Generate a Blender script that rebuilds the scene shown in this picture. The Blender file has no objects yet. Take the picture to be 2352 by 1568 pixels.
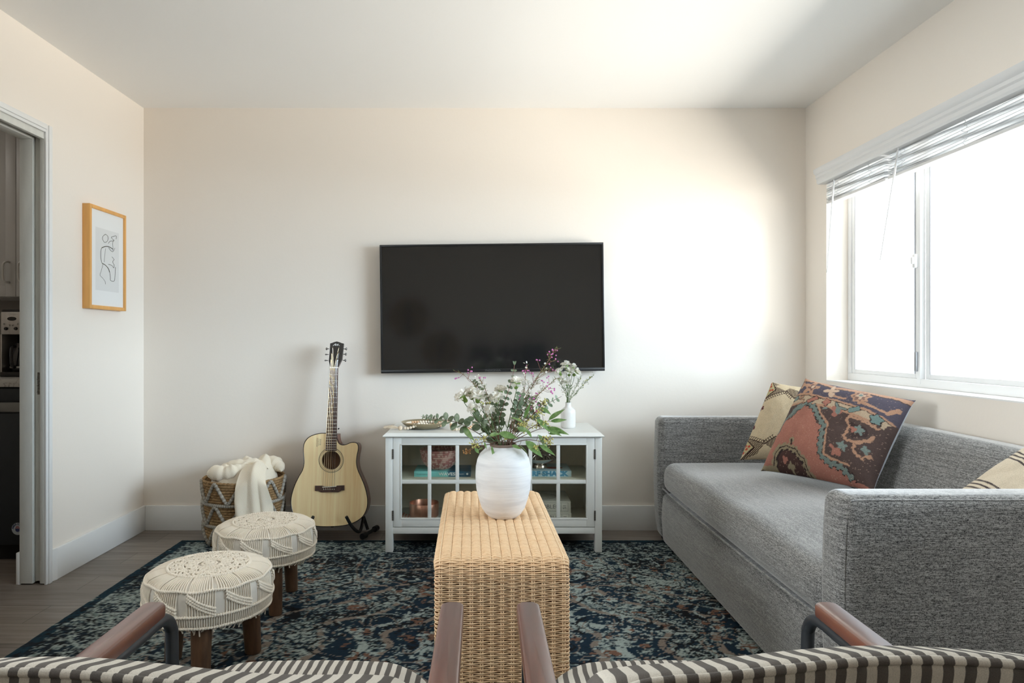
# A living room: rattan bench with flowers, macrame stools, guitar, television, grey sofa, striped armchairs
SKY_W, GND_W, KIT_W, WORLD, EXPO, SIDE_W = 1080.0, 1800.0, 1.6, 1.75, 1.40, 175.0
import bpy, bmesh, math, random
import numpy as np
from mathutils import Vector, Matrix
C = bpy.context.scene.collection
PI = math.pi
F, CX, CY, CZ = 1568.0, 1110.0, 785.0, 1.09      # focal length, principal point, eye height
rng = np.random.RandomState(7)
random.seed(7)

def at(px, py, Y):
    return np.array([(px-CX)/F*Y, Y, CZ-(py-CY)/F*Y])
def srgb(r, g, b):
    f = lambda c: c/12.92 if c <= .04045 else ((c+.055)/1.055)**2.4
    return tuple(f(c/255.0) for c in (r, g, b))
def nrm(v):
    v = np.asarray(v, float); return v/max(1e-9, np.linalg.norm(v))

# ---------------------------------------------------------------- materials
def nodes_of(name):
    m = bpy.data.materials.new(name); m.use_nodes = True
    return m, m.node_tree.nodes, m.node_tree.links, m.node_tree.nodes['Principled BSDF']
def mapping(N, L, scale, coord='Object'):
    tc = N.new('ShaderNodeTexCoord'); mp = N.new('ShaderNodeMapping')
    mp.inputs['Scale'].default_value = scale
    L.new(tc.outputs[coord], mp.inputs['Vector'])
    return mp.outputs['Vector']
def noise(N, L, vec, scale, detail=4, rough=.55, dist=0):
    n = N.new('ShaderNodeTexNoise'); n.inputs['Scale'].default_value = scale
    n.inputs['Detail'].default_value = detail; n.inputs['Roughness'].default_value = rough
    n.inputs['Distortion'].default_value = dist
    L.new(vec, n.inputs['Vector']); return n.outputs['Fac']
def ramp(N, L, fac, stops):
    r = N.new('ShaderNodeValToRGB'); e = r.color_ramp.elements
    while len(e) < len(stops): e.new(.5)
    for i, (p, c) in enumerate(stops):
        e[i].position = p; e[i].color = (*c, 1)
    L.new(fac, r.inputs['Fac']); return r.outputs['Color']
def bump(N, L, B, height, strength, dist=.01):
    b = N.new('ShaderNodeBump'); b.inputs['Strength'].default_value = strength
    b.inputs['Distance'].default_value = dist
    L.new(height, b.inputs['Height']); L.new(b.outputs['Normal'], B.inputs['Normal'])
def mixc(N, L, fac, a, b, blend='MIX'):
    m = N.new('ShaderNodeMix'); m.data_type = 'RGBA'; m.blend_type = blend
    for s, v in ((m.inputs[0], fac), (m.inputs[6], a), (m.inputs[7], b)):
        if isinstance(v, (int, float)): s.default_value = v
        elif isinstance(v, tuple): s.default_value = (*v[:3], 1)
        else: L.new(v, s)
    return m.outputs[2]
def M(name, col, rough=.5, metal=0, var=0, vs=(8, 8, 8), bs=0, bstr=.2, bd=.002, coat=0, sheen=0, spec=.5):
    m, N, L, B = nodes_of(name)
    B.inputs['Roughness'].default_value = rough; B.inputs['Metallic'].default_value = metal
    B.inputs['Coat Weight'].default_value = coat; B.inputs['Specular IOR Level'].default_value = spec
    if sheen: B.inputs['Sheen Weight'].default_value = sheen
    B.inputs['Base Color'].default_value = (*col, 1)
    if var:
        v = mapping(N, L, vs)
        f = noise(N, L, v, 1, 5)
        lo = tuple(max(0, c*(1-var)) for c in col); hi = tuple(min(1, c*(1+var)) for c in col)
        L.new(ramp(N, L, f, [(.3, lo), (.7, hi)]), B.inputs['Base Color'])
    if bs:
        v = mapping(N, L, (bs, bs, bs))
        bump(N, L, B, noise(N, L, v, 1, 3), bstr, bd)
    return m
def M_attr(name, rough=.9, bs=600, bstr=.4, bd=.001, fuzz=.25, fs=900):
    """colour woven into the cloth (a point attribute), with fine yarn noise"""
    m, N, L, B = nodes_of(name)
    a = N.new('ShaderNodeVertexColor'); a.layer_name = 'Col'
    v = mapping(N, L, (1, 1, 1))
    f = noise(N, L, v, fs, 2)
    c = mixc(N, L, 1.0, a.outputs['Color'], ramp(N, L, f, [(.3, (1-fuzz,)*3), (.7, (1, 1, 1))]), 'MULTIPLY')
    L.new(c, B.inputs['Base Color']); B.inputs['Roughness'].default_value = rough
    B.inputs['Specular IOR Level'].default_value = .2
    bump(N, L, B, noise(N, L, v, bs, 2), bstr, bd)
    return m

# ---------------------------------------------------------------- mesh builder
def transport(P, closed=False):
    n = len(P)
    T = np.zeros_like(P)
    if closed: T = np.roll(P, -1, 0)-np.roll(P, 1, 0)
    else:
        T[1:-1] = P[2:]-P[:-2]; T[0] = P[1]-P[0]; T[-1] = P[-1]-P[-2]
    T /= np.maximum(1e-9, np.linalg.norm(T, axis=1))[:, None]
    ref = np.array([0, 0, 1.]) if abs(T[0][2]) < .9 else np.array([1., 0, 0])
    A = np.zeros_like(P)
    a = np.cross(ref, T[0]); a /= np.linalg.norm(a)
    for i in range(n):
        a = a-T[i]*np.dot(a, T[i]); a /= max(1e-9, np.linalg.norm(a)); A[i] = a
    return T, A, np.cross(T, A)
def smooth_path(pts, n, closed=False):
    P = np.asarray(pts, float)
    k = len(P)
    if closed: Q = np.vstack([P[-1:], P, P[:2]]); segs = k
    else: Q = np.vstack([2*P[0]-P[1], P, 2*P[-1]-P[-2]]); segs = k-1
    out = []
    for i in range(segs):
        p0, p1, p2, p3 = Q[i], Q[i+1], Q[i+2], Q[i+3]
        t = np.linspace(0, 1, n, endpoint=False)[:, None]
        out.append(.5*((2*p1)+(-p0+p2)*t+(2*p0-5*p1+4*p2-p3)*t*t+(-p0+3*p1-3*p2+p3)*t**3))
    if not closed: out.append(P[-1:])
    return np.vstack(out)
class MB:
    def __init__(s): s.V = []; s.Fs = []; s.n = 0; s.mi = []; s.col = []
    def add(s, V, Fc, m=0, col=None):
        V = np.asarray(V, float).reshape(-1, 3)
        s.V.append(V)
        if isinstance(Fc, np.ndarray): Fc = (Fc+s.n).tolist()
        else: Fc = [tuple(i+s.n for i in f) for f in Fc]
        s.Fs += Fc; s.mi += [m]*len(Fc); s.n += len(V)
        if col is not None:
            c = np.asarray(col, float)
            s.col.append(np.tile(c, (len(V), 1)) if c.ndim == 1 else c)
        return s
    def grid(s, P, cu=False, cv=False, m=0, flip=False, col=None):
        P = np.asarray(P, float); a, b = P.shape[:2]
        I = np.arange(a*b).reshape(a, b)
        if cu: I = np.vstack([I, I[:1]])
        if cv: I = np.hstack([I, I[:, :1]])
        q = np.stack([I[:-1, :-1], I[1:, :-1], I[1:, 1:], I[:-1, 1:]], -1).reshape(-1, 4)
        if flip: q = q[:, ::-1]
        return s.add(P.reshape(-1, 3), q, m, col)
    def tube(s, pts, r, k=8, closed=False, caps=True, m=0, flat=1.0, col=None):
        P = np.asarray(pts, float); n = len(P)
        R = np.broadcast_to(np.asarray(r, float), (n,))
        T, A, B = transport(P, closed)
        a = np.linspace(0, 2*PI, k, endpoint=False)
        G = P[:, None]+R[:, None, None]*(np.cos(a)[None, :, None]*A[:, None]+flat*np.sin(a)[None, :, None]*B[:, None])
        base = s.n
        s.grid(G, cu=closed, cv=True, m=m, flip=True, col=col)
        if caps and not closed:
            for f in (list(range(base, base+k))[::1], list(range(base+(n-1)*k, base+n*k))[::-1]):
                s.Fs.append(tuple(f)); s.mi.append(m)
        return s
    def lathe(s, prof, seg=48, c=(0, 0, 0), m=0, sx=1, sy=1, col=None):
        pr = np.asarray(prof, float)
        a = np.linspace(0, 2*PI, seg, endpoint=False)
        G = np.zeros((len(pr), seg, 3))
        G[..., 0] = c[0]+pr[:, :1]*np.cos(a)*sx; G[..., 1] = c[1]+pr[:, :1]*np.sin(a)*sy; G[..., 2] = c[2]+pr[:, 1:2]
        return s.grid(G, cv=True, m=m, flip=True, col=col)
    def prism(s, poly, o, u, v, n, d0, d1, m=0, mside=None):
        """polygon (a,b)->o+a*u+b*v, extruded along n from d0 to d1 (counter-clockwise seen from +n)"""
        P = np.asarray(poly, float); o, u, v, n = (np.asarray(x, float) for x in (o, u, v, n))
        W = o+P[:, :1]*u+P[:, 1:2]*v; k = len(P)
        V = np.vstack([W+n*d0, W+n*d1])
        fs = [tuple(range(k))[::-1], tuple(range(k, 2*k))]
        s.add(V, fs, m)
        b = s.n-2*k
        for i in range(k):
            j = (i+1) % k; s.Fs.append((b+i, b+j, b+k+j, b+k+i)); s.mi.append(m if mside is None else mside)
        return s
    def box(s, lo, hi, m=0, bev=0, seg=2, R=None, c=None, col=None):
        lo, hi = np.asarray(lo, float), np.asarray(hi, float)
        bm = bmesh.new(); bmesh.ops.create_cube(bm, size=1)
        for v in bm.verts: v.co = Vector((lo+hi)/2)+Vector([v.co[i]*(hi-lo)[i] for i in range(3)])
        if bev: bmesh.ops.bevel(bm, geom=list(bm.edges), offset=bev, segments=seg, profile=.5, affect='EDGES')
        bm.verts.index_update()
        V = np.array([v.co[:] for v in bm.verts]); fs = [tuple(v.index for v in f.verts) for f in bm.faces]
        bm.free()
        if R is not None:
            cc = (lo+hi)/2 if c is None else np.asarray(c, float)
            V = (V-cc) @ np.asarray(R).T+cc
        return s.add(V, fs, m, col)
    def ball(s, c, r, k=10, m=0, sc=(1, 1, 1), col=None):
        t = np.linspace(0, PI, k//2+2)
        pr = np.stack([np.sin(t)*r, -np.cos(t)*r], 1)
        V0 = s.n
        s.lathe(pr*np.array([[1, sc[2]]]), k, c, m, sc[0], sc[1], col)
        return s
    def soft(s, lo, hi, r, n=(8, 8, 8), fn=None, m=0, col=None):
        """rounded box with an even grid, optionally deformed by fn(P, lo, hi)"""
        lo, hi = np.asarray(lo, float), np.asarray(hi, float); h = (hi-lo)/2; c = (hi+lo)/2
        bm = bmesh.new()
        def sp(i):
            inner = np.linspace(-(h[i]-r), h[i]-r, n[i]+1)
            e = r*np.tan(np.linspace(0, PI/4, 5)[1:])
            return np.concatenate([-(h[i]-r)-e[::-1], inner, h[i]-r+e])
        AX = [sp(0), sp(1), sp(2)]
        for ax in range(3):
            o1, o2 = (ax+1) % 3, (ax+2) % 3
            for sg in (-1, 1):
                A, Bq = np.meshgrid(AX[o1], AX[o2], indexing='ij')
                P = np.zeros(A.shape+(3,)); P[..., ax] = sg*h[ax]; P[..., o1] = A; P[..., o2] = Bq
                q = np.clip(P, -(h-r), h-r); d = P-q; ln = np.linalg.norm(d, axis=-1, keepdims=True)
                P = q+np.where(ln > 1e-9, d/np.maximum(ln, 1e-9)*r, 0)
                vs = [[bm.verts.new(P[i, j]+c) for j in range(P.shape[1])] for i in range(P.shape[0])]
                for i in range(P.shape[0]-1):
                    for j in range(P.shape[1]-1):
                        f = [vs[i][j], vs[i+1][j], vs[i+1][j+1], vs[i][j+1]]
                        bm.faces.new(f if sg > 0 else f[::-1])
        bmesh.ops.remove_doubles(bm, verts=bm.verts, dist=1e-5)
        bm.verts.index_update()
        V = np.array([v.co[:] for v in bm.verts]); fs = [tuple(v.index for v in f.verts) for f in bm.faces]
        bm.free()
        if fn is not None: V = fn(V)
        return s.add(V, fs, m, col)
    def text(s, txt, size, o, u, v, n, h=.0006, m=0, align='CENTER', sx=1.0, bold=0):
        cu = bpy.data.curves.new('lettering', 'FONT'); cu.body = txt; cu.size = size
        cu.align_x = align; cu.align_y = 'CENTER'; cu.offset = bold; cu.resolution_u = 3
        ob = bpy.data.objects.new('lettering', cu); C.objects.link(ob)
        dg = bpy.context.evaluated_depsgraph_get()
        me = bpy.data.meshes.new_from_object(ob.evaluated_get(dg))
        P = np.array([w.co[:] for w in me.vertices]).reshape(-1, 3); fs = [tuple(p.vertices) for p in me.polygons]
        o, u, v, n = (np.asarray(x, float) for x in (o, u, v, n))
        if len(P): s.add(o+P[:, :1]*sx*u+P[:, 1:2]*v+n*h, fs, m)
        bpy.data.objects.remove(ob); bpy.data.curves.remove(cu); bpy.data.meshes.remove(me)
        return s
    def xf(s, R=None, t=(0, 0, 0)):
        for i in range(len(s.V)):
            if R is not None: s.V[i] = s.V[i] @ np.asarray(R).T
            s.V[i] = s.V[i]+np.asarray(t, float)
        return s
    def build(s, name, mats, parent=None, world=False, smooth=True, ang=40, sub=0):
        V = np.vstack(s.V)
        loc = (0, 0, 0)
        if parent is not None and world:
            q = parent
            while q is not None: V = V-np.array(q.location); q = q.parent
        elif parent is None:
            loc = ((V[:, 0].min()+V[:, 0].max())/2, (V[:, 1].min()+V[:, 1].max())/2, V[:, 2].min())
            V = V-np.array(loc)
        me = bpy.data.meshes.new(name); me.from_pydata(V.tolist(), [], s.Fs); me.update()
        if not isinstance(mats, (list, tuple)): mats = [mats]
        for m in mats: me.materials.append(m)
        if len(mats) > 1: me.polygons.foreach_set('material_index', s.mi)
        if s.col:
            ca = me.color_attributes.new('Col', 'FLOAT_COLOR', 'POINT')
            cc = np.vstack(s.col); cc = np.hstack([cc, np.ones((len(cc), 1))]).astype(np.float32)
            ca.data.foreach_set('color', cc.ravel())
        if smooth:
            me.shade_smooth()
            if ang < 180: me.set_sharp_from_angle(angle=math.radians(ang))
        o = bpy.data.objects.new(name, me); C.objects.link(o)
        o.location = loc
        if parent is not None: o.parent = parent
        if sub:
            md = o.modifiers.new('smoothing', 'SUBSURF'); md.levels = sub; md.render_levels = sub
        return o

def tag(o, label, cat, group=None, kind=None):
    o['label'] = label; o['category'] = cat
    if group: o['group'] = group
    if kind: o['kind'] = kind
    return o
def thing(name, label, cat, loc=(0, 0, 0), rz=0, group=None):
    o = bpy.data.objects.new(name, None); C.objects.link(o)
    o.empty_display_size = .05
    o.location = [float(x) for x in loc]; o.rotation_euler = (0, 0, rz)
    return tag(o, label, cat, group)
def struct(o):
    o['kind'] = 'structure'; return o
def copy_tree(o, parent=None):
    c = o.copy(); C.objects.link(c); c.parent = parent
    for ch in list(o.children): copy_tree(ch, c)
    return c
def vnoise(x, y, s, seed=0):
    """lattice value noise in [0,1]"""
    r = np.random.RandomState(seed); T = r.rand(256, 256)
    X, Y = np.asarray(x)*s+37.3, np.asarray(y)*s+91.7
    i, j = np.floor(X).astype(int), np.floor(Y).astype(int); f, g = X-i, Y-j
    f = f*f*(3-2*f); g = g*g*(3-2*g)
    t = lambda a, b: T[a % 256, b % 256]
    return (t(i, j)*(1-f)+t(i+1, j)*f)*(1-g)+(t(i, j+1)*(1-f)+t(i+1, j+1)*f)*g
def fbm(x, y, s, seed=0, o=4):
    v = 0; a = .5; tot = 0
    for k in range(o): v = v+a*vnoise(x, y, s*2**k, seed+k); tot += a; a *= .55
    return v/tot
def in_poly(X, Y, poly):
    ins = np.zeros(X.shape, bool); n = len(poly)
    for i in range(n):
        x1, y1 = poly[i]; x2, y2 = poly[(i+1) % n]
        if y1 == y2: continue
        c = ((y1 > Y) != (y2 > Y)) & (X < (x2-x1)*(Y-y1)/(y2-y1)+x1)
        ins ^= c
    return ins
def line_d(X, Y, pts):
    d = np.full(X.shape, 1e9)
    for (x1, y1), (x2, y2) in zip(pts[:-1], pts[1:]):
        l2 = (x2-x1)**2+(y2-y1)**2+1e-9
        t = np.clip(((X-x1)*(x2-x1)+(Y-y1)*(y2-y1))/l2, 0, 1)
        d = np.minimum(d, np.hypot(X-x1-t*(x2-x1), Y-y1-t*(y2-y1)))
    return d
def rotz(a):
    c, s = math.cos(a), math.sin(a); return np.array([[c, -s, 0], [s, c, 0], [0, 0, 1]])
EX, EY, EZ = np.eye(3)
# ================================================================ materials of the room
m_wall = M('wall_paint', (.84, .775, .70), .85, bs=60, bstr=.12, bd=.003, spec=.25)
m_ceil = M('ceiling_paint', (.87, .865, .85), .9, bs=50, bstr=.10, bd=.003, spec=.2)
m_trim = M('white_trim_paint', (.80, .80, .79), .42, bs=25, bstr=.05, bd=.002)
m_jamb = M('worn_jamb_paint', (.66, .66, .62), .4, var=.06, vs=(30, 30, 6), bs=90, bstr=.25, bd=.002)
m_black = M('black_void', (.01, .01, .01), .8)
m_vinyl = M('window_vinyl', (.80, .80, .80), .35)
m_blind = M('blind_slats', (.70, .70, .70), .4)

def wood_floor():
    m, N, L, B = nodes_of('grey_oak_planks')
    v = mapping(N, L, (1, 1, 1))
    br = N.new('ShaderNodeTexBrick'); br.offset = .37
    br.inputs['Scale'].default_value = 1; br.inputs['Brick Width'].default_value = 1.22
    br.inputs['Row Height'].default_value = .178; br.inputs['Mortar Size'].default_value = .0012
    br.inputs['Color1'].default_value = (*srgb(146, 136, 127), 1); br.inputs['Color2'].default_value = (*srgb(124, 115, 108), 1)
    br.inputs['Mortar'].default_value = (*srgb(70, 62, 56), 1)
    L.new(v, br.inputs['Vector'])
    vg = mapping(N, L, (3.0, 60, 1)); g = noise(N, L, vg, 1, 6, .6, .6)
    vw = mapping(N, L, (1.2, 14, 1)); w = noise(N, L, vw, 1, 4, .6, 1.2)
    c = mixc(N, L, .8, br.outputs['Color'], ramp(N, L, g, [(.3, (.50, .48, .46)), (.62, (1, 1, 1))]), 'MULTIPLY')
    c = mixc(N, L, .5, c, ramp(N, L, w, [(.35, (.55, .53, .50)), (.6, (1, 1, 1))]), 'MULTIPLY')
    L.new(c, B.inputs['Base Color']); B.inputs['Roughness'].default_value = .42
    bump(N, L, B, g, .08, .002)
    return m
m_floor = wood_floor()

XL, XR, YB, YF, ZC = -1.97, 1.87, 3.96, -1.6, 2.446
KX, KY0, KY1 = -4.6, 2.25, 4.04
b = MB(); b.box((KX-.1, YF-.1, -.1), (2.03, 4.14, 0)); o = struct(b.build('floor', m_floor, smooth=False))
b = MB(); b.box((KX-.1, YF-.1, ZC), (2.03, 4.14, ZC+.1)); struct(b.build('ceiling', m_ceil, smooth=False))
b = MB(); b.box((-2.08, YB, 0), (2.03, YB+.12, ZC)); struct(b.build('wall_back', m_wall, smooth=False))
b = MB(); b.box((-2.08, YF-.1, 0), (2.03, YF, ZC)); struct(b.build('wall_rear', m_wall, smooth=False))
# left wall: two skins round the pocket, a header and the stretch nearer the camera
b = MB()
b.box((-2.08, 3.10, 0), (-2.04, YB, ZC)); b.box((-1.985, 3.10, 0), (XL, YB, ZC))
b.box((-2.08, 2.2, 2.075), (XL, 3.10, ZC)); 
# opening for an added, unseen window that fills the near half from the left
SY0, SY1, SZ0, SZ1 = .30, 2.0, .85, 2.1
b.box((-2.08, YF, 0), (XL, SY0, ZC)); b.box((-2.08, SY1, 0), (XL, 2.2, ZC)); b.box((-2.08, SY0, 0), (XL, SY1, SZ0)); b.box((-2.08, SY0, SZ1), (XL, SY1, ZC))
b.box((-2.08, 2.2, 2.03), (-2.04, 3.10, 2.075)); b.box((-1.985, 2.2, 2.03), (XL, 3.10, 2.075))
struct(b.build('wall_left', m_wall, smooth=False))
# right wall with the window opening
WY0, WY1, WZ0, WZ1 = .95, 3.72, .877, 2.0
b = MB(); b.box((XR, YF, 0), (2.03, YB, WZ0)); b.box((XR, YF, WZ1), (2.03, YB, ZC))
b.box((XR, YF, WZ0), (2.03, WY0, WZ1)); b.box((XR, WY1, WZ0), (2.03, YB, WZ1))
struct(b.build('wall_right', m_wall, smooth=False))
# kitchen shell beyond the doorway
b = MB(); b.box((KX, KY1, 0), (-2.08, KY1+.1, ZC)); struct(b.build('wall_kitchen_back', m_wall, smooth=False))
b = MB(); b.box((KX-.1, KY0-.1, 0), (KX, KY1+.1, ZC)); struct(b.build('wall_kitchen_left', m_wall, smooth=False))
b = MB(); b.box((KX, KY0-.1, 0), (-2.08, KY0, ZC)); struct(b.build('wall_kitchen_front', m_wall, smooth=False))
# baseboards
def board(name, pts):
    b = MB()
    for lo, hi in pts: b.box(lo, hi, bev=.003, seg=2)
    return struct(b.build(name, m_trim))
BH, BT = .144, .015
board('baseboard_back', [((XL+BT, YB-BT, 0), (XR-BT, YB, BH))])
board('baseboard_right', [((XR-BT, YF, 0), (XR, YB, BH))])
board('baseboard_rear', [((XL+BT, YF, 0), (XR-BT, YF+BT, BH))])
b = MB(); b.box((XL, 3.135, 0), (XL+BT, YB, BH), bev=.003)
b.prism([(0, 0), (.015, 0), (.004, -.032), (0, -.032)], (XL, 3.135, 0), EX, EY, EZ, 0, BH)
b.box((XL, YF, 0), (XL+BT, 2.12, BH), bev=.003); struct(b.build('baseboard_left', m_trim))
b = MB(); b.box((-2.097, 3.062, 0), (-2.08, YB, BH), bev=.003); struct(b.build('baseboard_kitchen', m_trim))
# door casing and split jambs
b = MB()
for z0, z1, y0, y1 in ((0, 2.065, 3.062, 3.100), (2.03, 2.065, 2.16, 3.062), (0, 2.065, 2.16, 2.198)):
    b.box((XL, y0, z0), (XL+.010, y1, z1), bev=.002)
    dy = .012 if y1-y0 < .1 else 0; dz = .012 if y1-y0 >= .1 else 0
    b.box((XL+.008, y0+dy, z0+dz), (XL+.017, y1-dy*.2, z1), bev=.003)
struct(b.build('trim_1', m_trim))
def jamb(name, x0, x1):
    b = MB(); b.box((x0, 3.062, .006), (x1, 3.10, 2.03), bev=.002); b.box((x0, 2.2, 2.0), (x1, 3.062, 2.03), bev=.002)
    b.box((x0, 2.2, .006), (x1, 2.235, 2.0), bev=.002); return struct(b.build(name, m_jamb))
jamb('trim_2', -1.990, XL+.001); jamb('trim_3', -2.081, -2.022)
# the pocket door slid into the wall, only its edge showing
d = struct(bpy.data.objects.new('door_1', None)); C.objects.link(d); d.location = (-2.006, 3.078, 0)
b = MB(); b.box((-2.0215, 3.080, .012), (-1.991, 3.84, 2.05), bev=.002); b.build('door_slab', m_jamb, d, world=True)
m_rust = M('scratched_latch', (.20, .18, .15), .5, .3, var=.8, vs=(250, 250, 120))
b = MB(); b.box((-2.011, 3.0775, .853), (-2.001, 3.0805, .953), bev=.0008)
for k in range(9): b.box((-2.012+.004*(k % 3), 3.0765, .86+.0098*k), (-2.006+.004*(k % 2), 3.0782, .866+.0098*k), bev=.0006)
b.build('latch_plate', m_rust, d, world=True)

# ================================================================ window
w = struct(bpy.data.objects.new('window_1', None)); C.objects.link(w); w.location = (2.0, 2.335, WZ0)
m_liner = M('window_reveal_paint', (.82, .81, .79), .5)
b = MB()
b.box((XR-.001, WY0, WZ0), (2.0, WY1, WZ0+.006)); b.build('window_sill', m_liner, w, world=True)
m_glass, N, L, B = nodes_of('clear_pane')
tr = N.new('ShaderNodeBsdfTransparent'); gl = N.new('ShaderNodeBsdfGlossy'); mx = N.new('ShaderNodeMixShader')
tr.inputs['Color'].default_value = (.97, .98, .975, 1); gl.inputs['Roughness'].default_value = .02
mx.inputs[0].default_value = .035
L.new(tr.outputs[0], mx.inputs[1]); L.new(gl.outputs[0], mx.inputs[2])
L.new(mx.outputs[0], N['Material Output'].inputs['Surface'])
FX0, FX1 = 1.985, 2.03
b = MB(); t = .03
b.box((FX0, WY0, WZ0+.006), (FX1, WY1, WZ0+.045), bev=.003); b.box((FX0, WY0, WZ1-.03), (FX1, WY1, WZ1), bev=.003)
b.box((FX0, WY1-t, WZ0+.045), (FX1, WY1, WZ1-.03), bev=.003); b.box((FX0, WY0, WZ0+.045), (FX1, WY0+t, WZ1-.03), bev=.003)
b.build('window_frame', m_vinyl, w, world=True)
m_alu = M('grey_weatherstrip', (.42, .43, .47), .4)
def sash(y0, y1, x0, side):
    s = MB(); ww = .032
    s.box((x0, y0, WZ0+.045), (x0+.02, y0+ww, WZ1-.03), bev=.002); s.box((x0, y1-ww, WZ0+.045), (x0+.02, y1, WZ1-.03), bev=.002)
    s.box((x0, y0+ww, WZ0+.045), (x0+.02, y1-ww, WZ0+.067), bev=.002); s.box((x0, y0+ww, WZ1-.052), (x0+.02, y1-ww, WZ1-.03), bev=.002)
    so = s.build('sash', m_vinyl, w, world=True)
    s = MB()
    for ya in (y0+ww, y1-ww-.005): s.box((x0-.002, ya, WZ0+.067), (x0+.006, ya+.005, WZ1-.052))
    s.build('weatherstrip', m_alu, so, world=True)
    s = MB(); s.box((x0+.009, y0+ww, WZ0+.067), (x0+.012, y1-ww, WZ1-.052)); s.build('pane', m_glass, so, world=True, smooth=False)
    return so
sash(3.115, 3.69, 1.992, 1); sash(1.56, 3.10, 2.008, 0); sash(.98, 1.545, 1.992, 1)
s = MB(); s.box((1.982, 3.098, WZ0+.02), (2.008, 3.122, WZ1-.03), bev=.004); s.build('meeting_stile', m_vinyl, w, world=True)
s = MB(); s.box((1.966, 3.112, 1.428), (1.992, 3.134, 1.492), bev=.006); s.box((1.957, 3.116, 1.445), (1.968, 3.130, 1.478), bev=.004)
s.build('latch', m_vinyl, w, world=True)
s = MB(); s.box((1.972, 3.112, .955), (1.984, 3.128, 1.045), bev=.003); s.build('sash_lock', M('grey_lock', (.35, .36, .38), .4, .6), w, world=True)

w2 = struct(bpy.data.objects.new('added_fill_window', None)); C.objects.link(w2); w2.location = (-2.03, 1.15, SZ0)  # unseen window, added only to let fill light in
b = MB()
for lo, hi in (((-2.06, SY0, SZ0), (-2.0, SY1, SZ0+.05)), ((-2.06, SY0, SZ1-.05), (-2.0, SY1, SZ1)), ((-2.06, SY0, SZ0+.05), (-2.0, SY0+.05, SZ1-.05)), ((-2.06, SY1-.05, SZ0+.05), (-2.0, SY1, SZ1-.05)), ((-2.05, 1.13, SZ0+.05), (-2.01, 1.17, SZ1-.05))): b.box(lo, hi, bev=.003)
b.build('window_frame', m_vinyl, w2, world=True)
b = MB(); b.box((-2.034, SY0+.05, SZ0+.05), (-2.030, SY1-.05, SZ1-.05)); b.build('pane', m_glass, w2, world=True, smooth=False)

# valance and the two raised blinds
b = MB()
prof = [(0, 0), (-.040, 0), (-.046, .010), (-.046, .026), (-.052, .034), (-.052, .048), (-.060, .056), (-.064, .066), (-.064, .080), (0, .080)]
b.prism(prof[::-1], (XR-.001, .86, 1.950), EX, EZ, EY, 0, 3.735-.86)
v = b.build('blind_valance', m_blind, ang=25)
tag(v, 'white moulded valance running along the head of the window above both blinds', 'valance')
def blind(y0, y1, label, wand_a, wand_b, rows):
    t = thing('window_blind', label, 'blind', (1.86, (y0+y1)/2, 1.845), group='raised blinds at the window')
    s = MB(); s.box((1.874, y0, 1.955), (1.912, y1, 1.995), bev=.002); s.build('headrail', m_blind, t, world=True)
    z = 1.945; k = 0
    for i in range(rows):
        z = 1.944-.0098*i
        sag = .004*math.sin(i*1.7); tw = .006*math.sin(i*2.3+y0)
        ys = np.linspace(y0+.004+abs(tw), y1-.004-abs(sag), 14)
        xs = np.array([-.022, -.011, 0, .011, .022]); arch = np.array([0, .0022, .003, .0022, 0])
        P = np.zeros((14, 5, 3)); P[..., 0] = 1.886+xs[None]+.003*math.sin(i*3.1); P[..., 1] = ys[:, None]
        P[..., 2] = z+arch[None]+.0035*np.sin(ys[:, None]*9+i*1.3)
        Q = P.copy(); Q[..., 2] -= .0022
        s = MB(); s.grid(P, flip=True); s.grid(Q)
        E = np.stack([np.concatenate([P[:, 0], P[::-1, -1]]), np.concatenate([Q[:, 0], Q[::-1, -1]])], 0)
        s.grid(E, cv=True); s.build('slat', m_blind, t, world=True)
    s = MB(); s.box((1.864, y0+.002, 1.838), (1.908, y1-.002, 1.853), bev=.004); s.build('bottom_rail', m_blind, t, world=True)
    n = max(2, int((y1-y0)/.33)); 
    for q in range(n):
        yc = y0+.12+(y1-y0-.24)*q/max(1, n-1)
        s = MB()
        for sx in (-.024, .025):
            zz = np.linspace(1.955, 1.85, 40)
            s.tube(np.stack([1.886+sx+.006*np.sin(zz*300+q), yc+.010*np.sin(zz*240+2*q), zz], 1), .0011, 5)
        s.build('ladder_cord', m_blind, t, world=True)
    a, c = np.array(wand_a), np.array(wand_b)
    s = MB(); s.tube(np.linspace(a, c, 12), .0045, 6); s.tube([a+(0, 0, .012), a], .0025, 6); s.build('wand', m_blind, t, world=True)
    return t
blind(3.165, 3.712, 'short raised white blind over the narrow sash beside the room corner', at(1915, 418, 3.52), at(1900, 626, 3.60), 10)
blind(.965, 3.15, 'long raised white blind over the wide pane above the sofa', at(2063, 345, 3.02), at(2023, 597, 3.12), 10)

m_pave = M('pale_paving', (.62, .60, .57), .9, var=.08, vs=(3, 3, 3))
b = MB(); b.box((2.031, -14, -.55), (26, 14, -.40)); struct(b.build('ground', m_pave, smooth=False))

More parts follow.
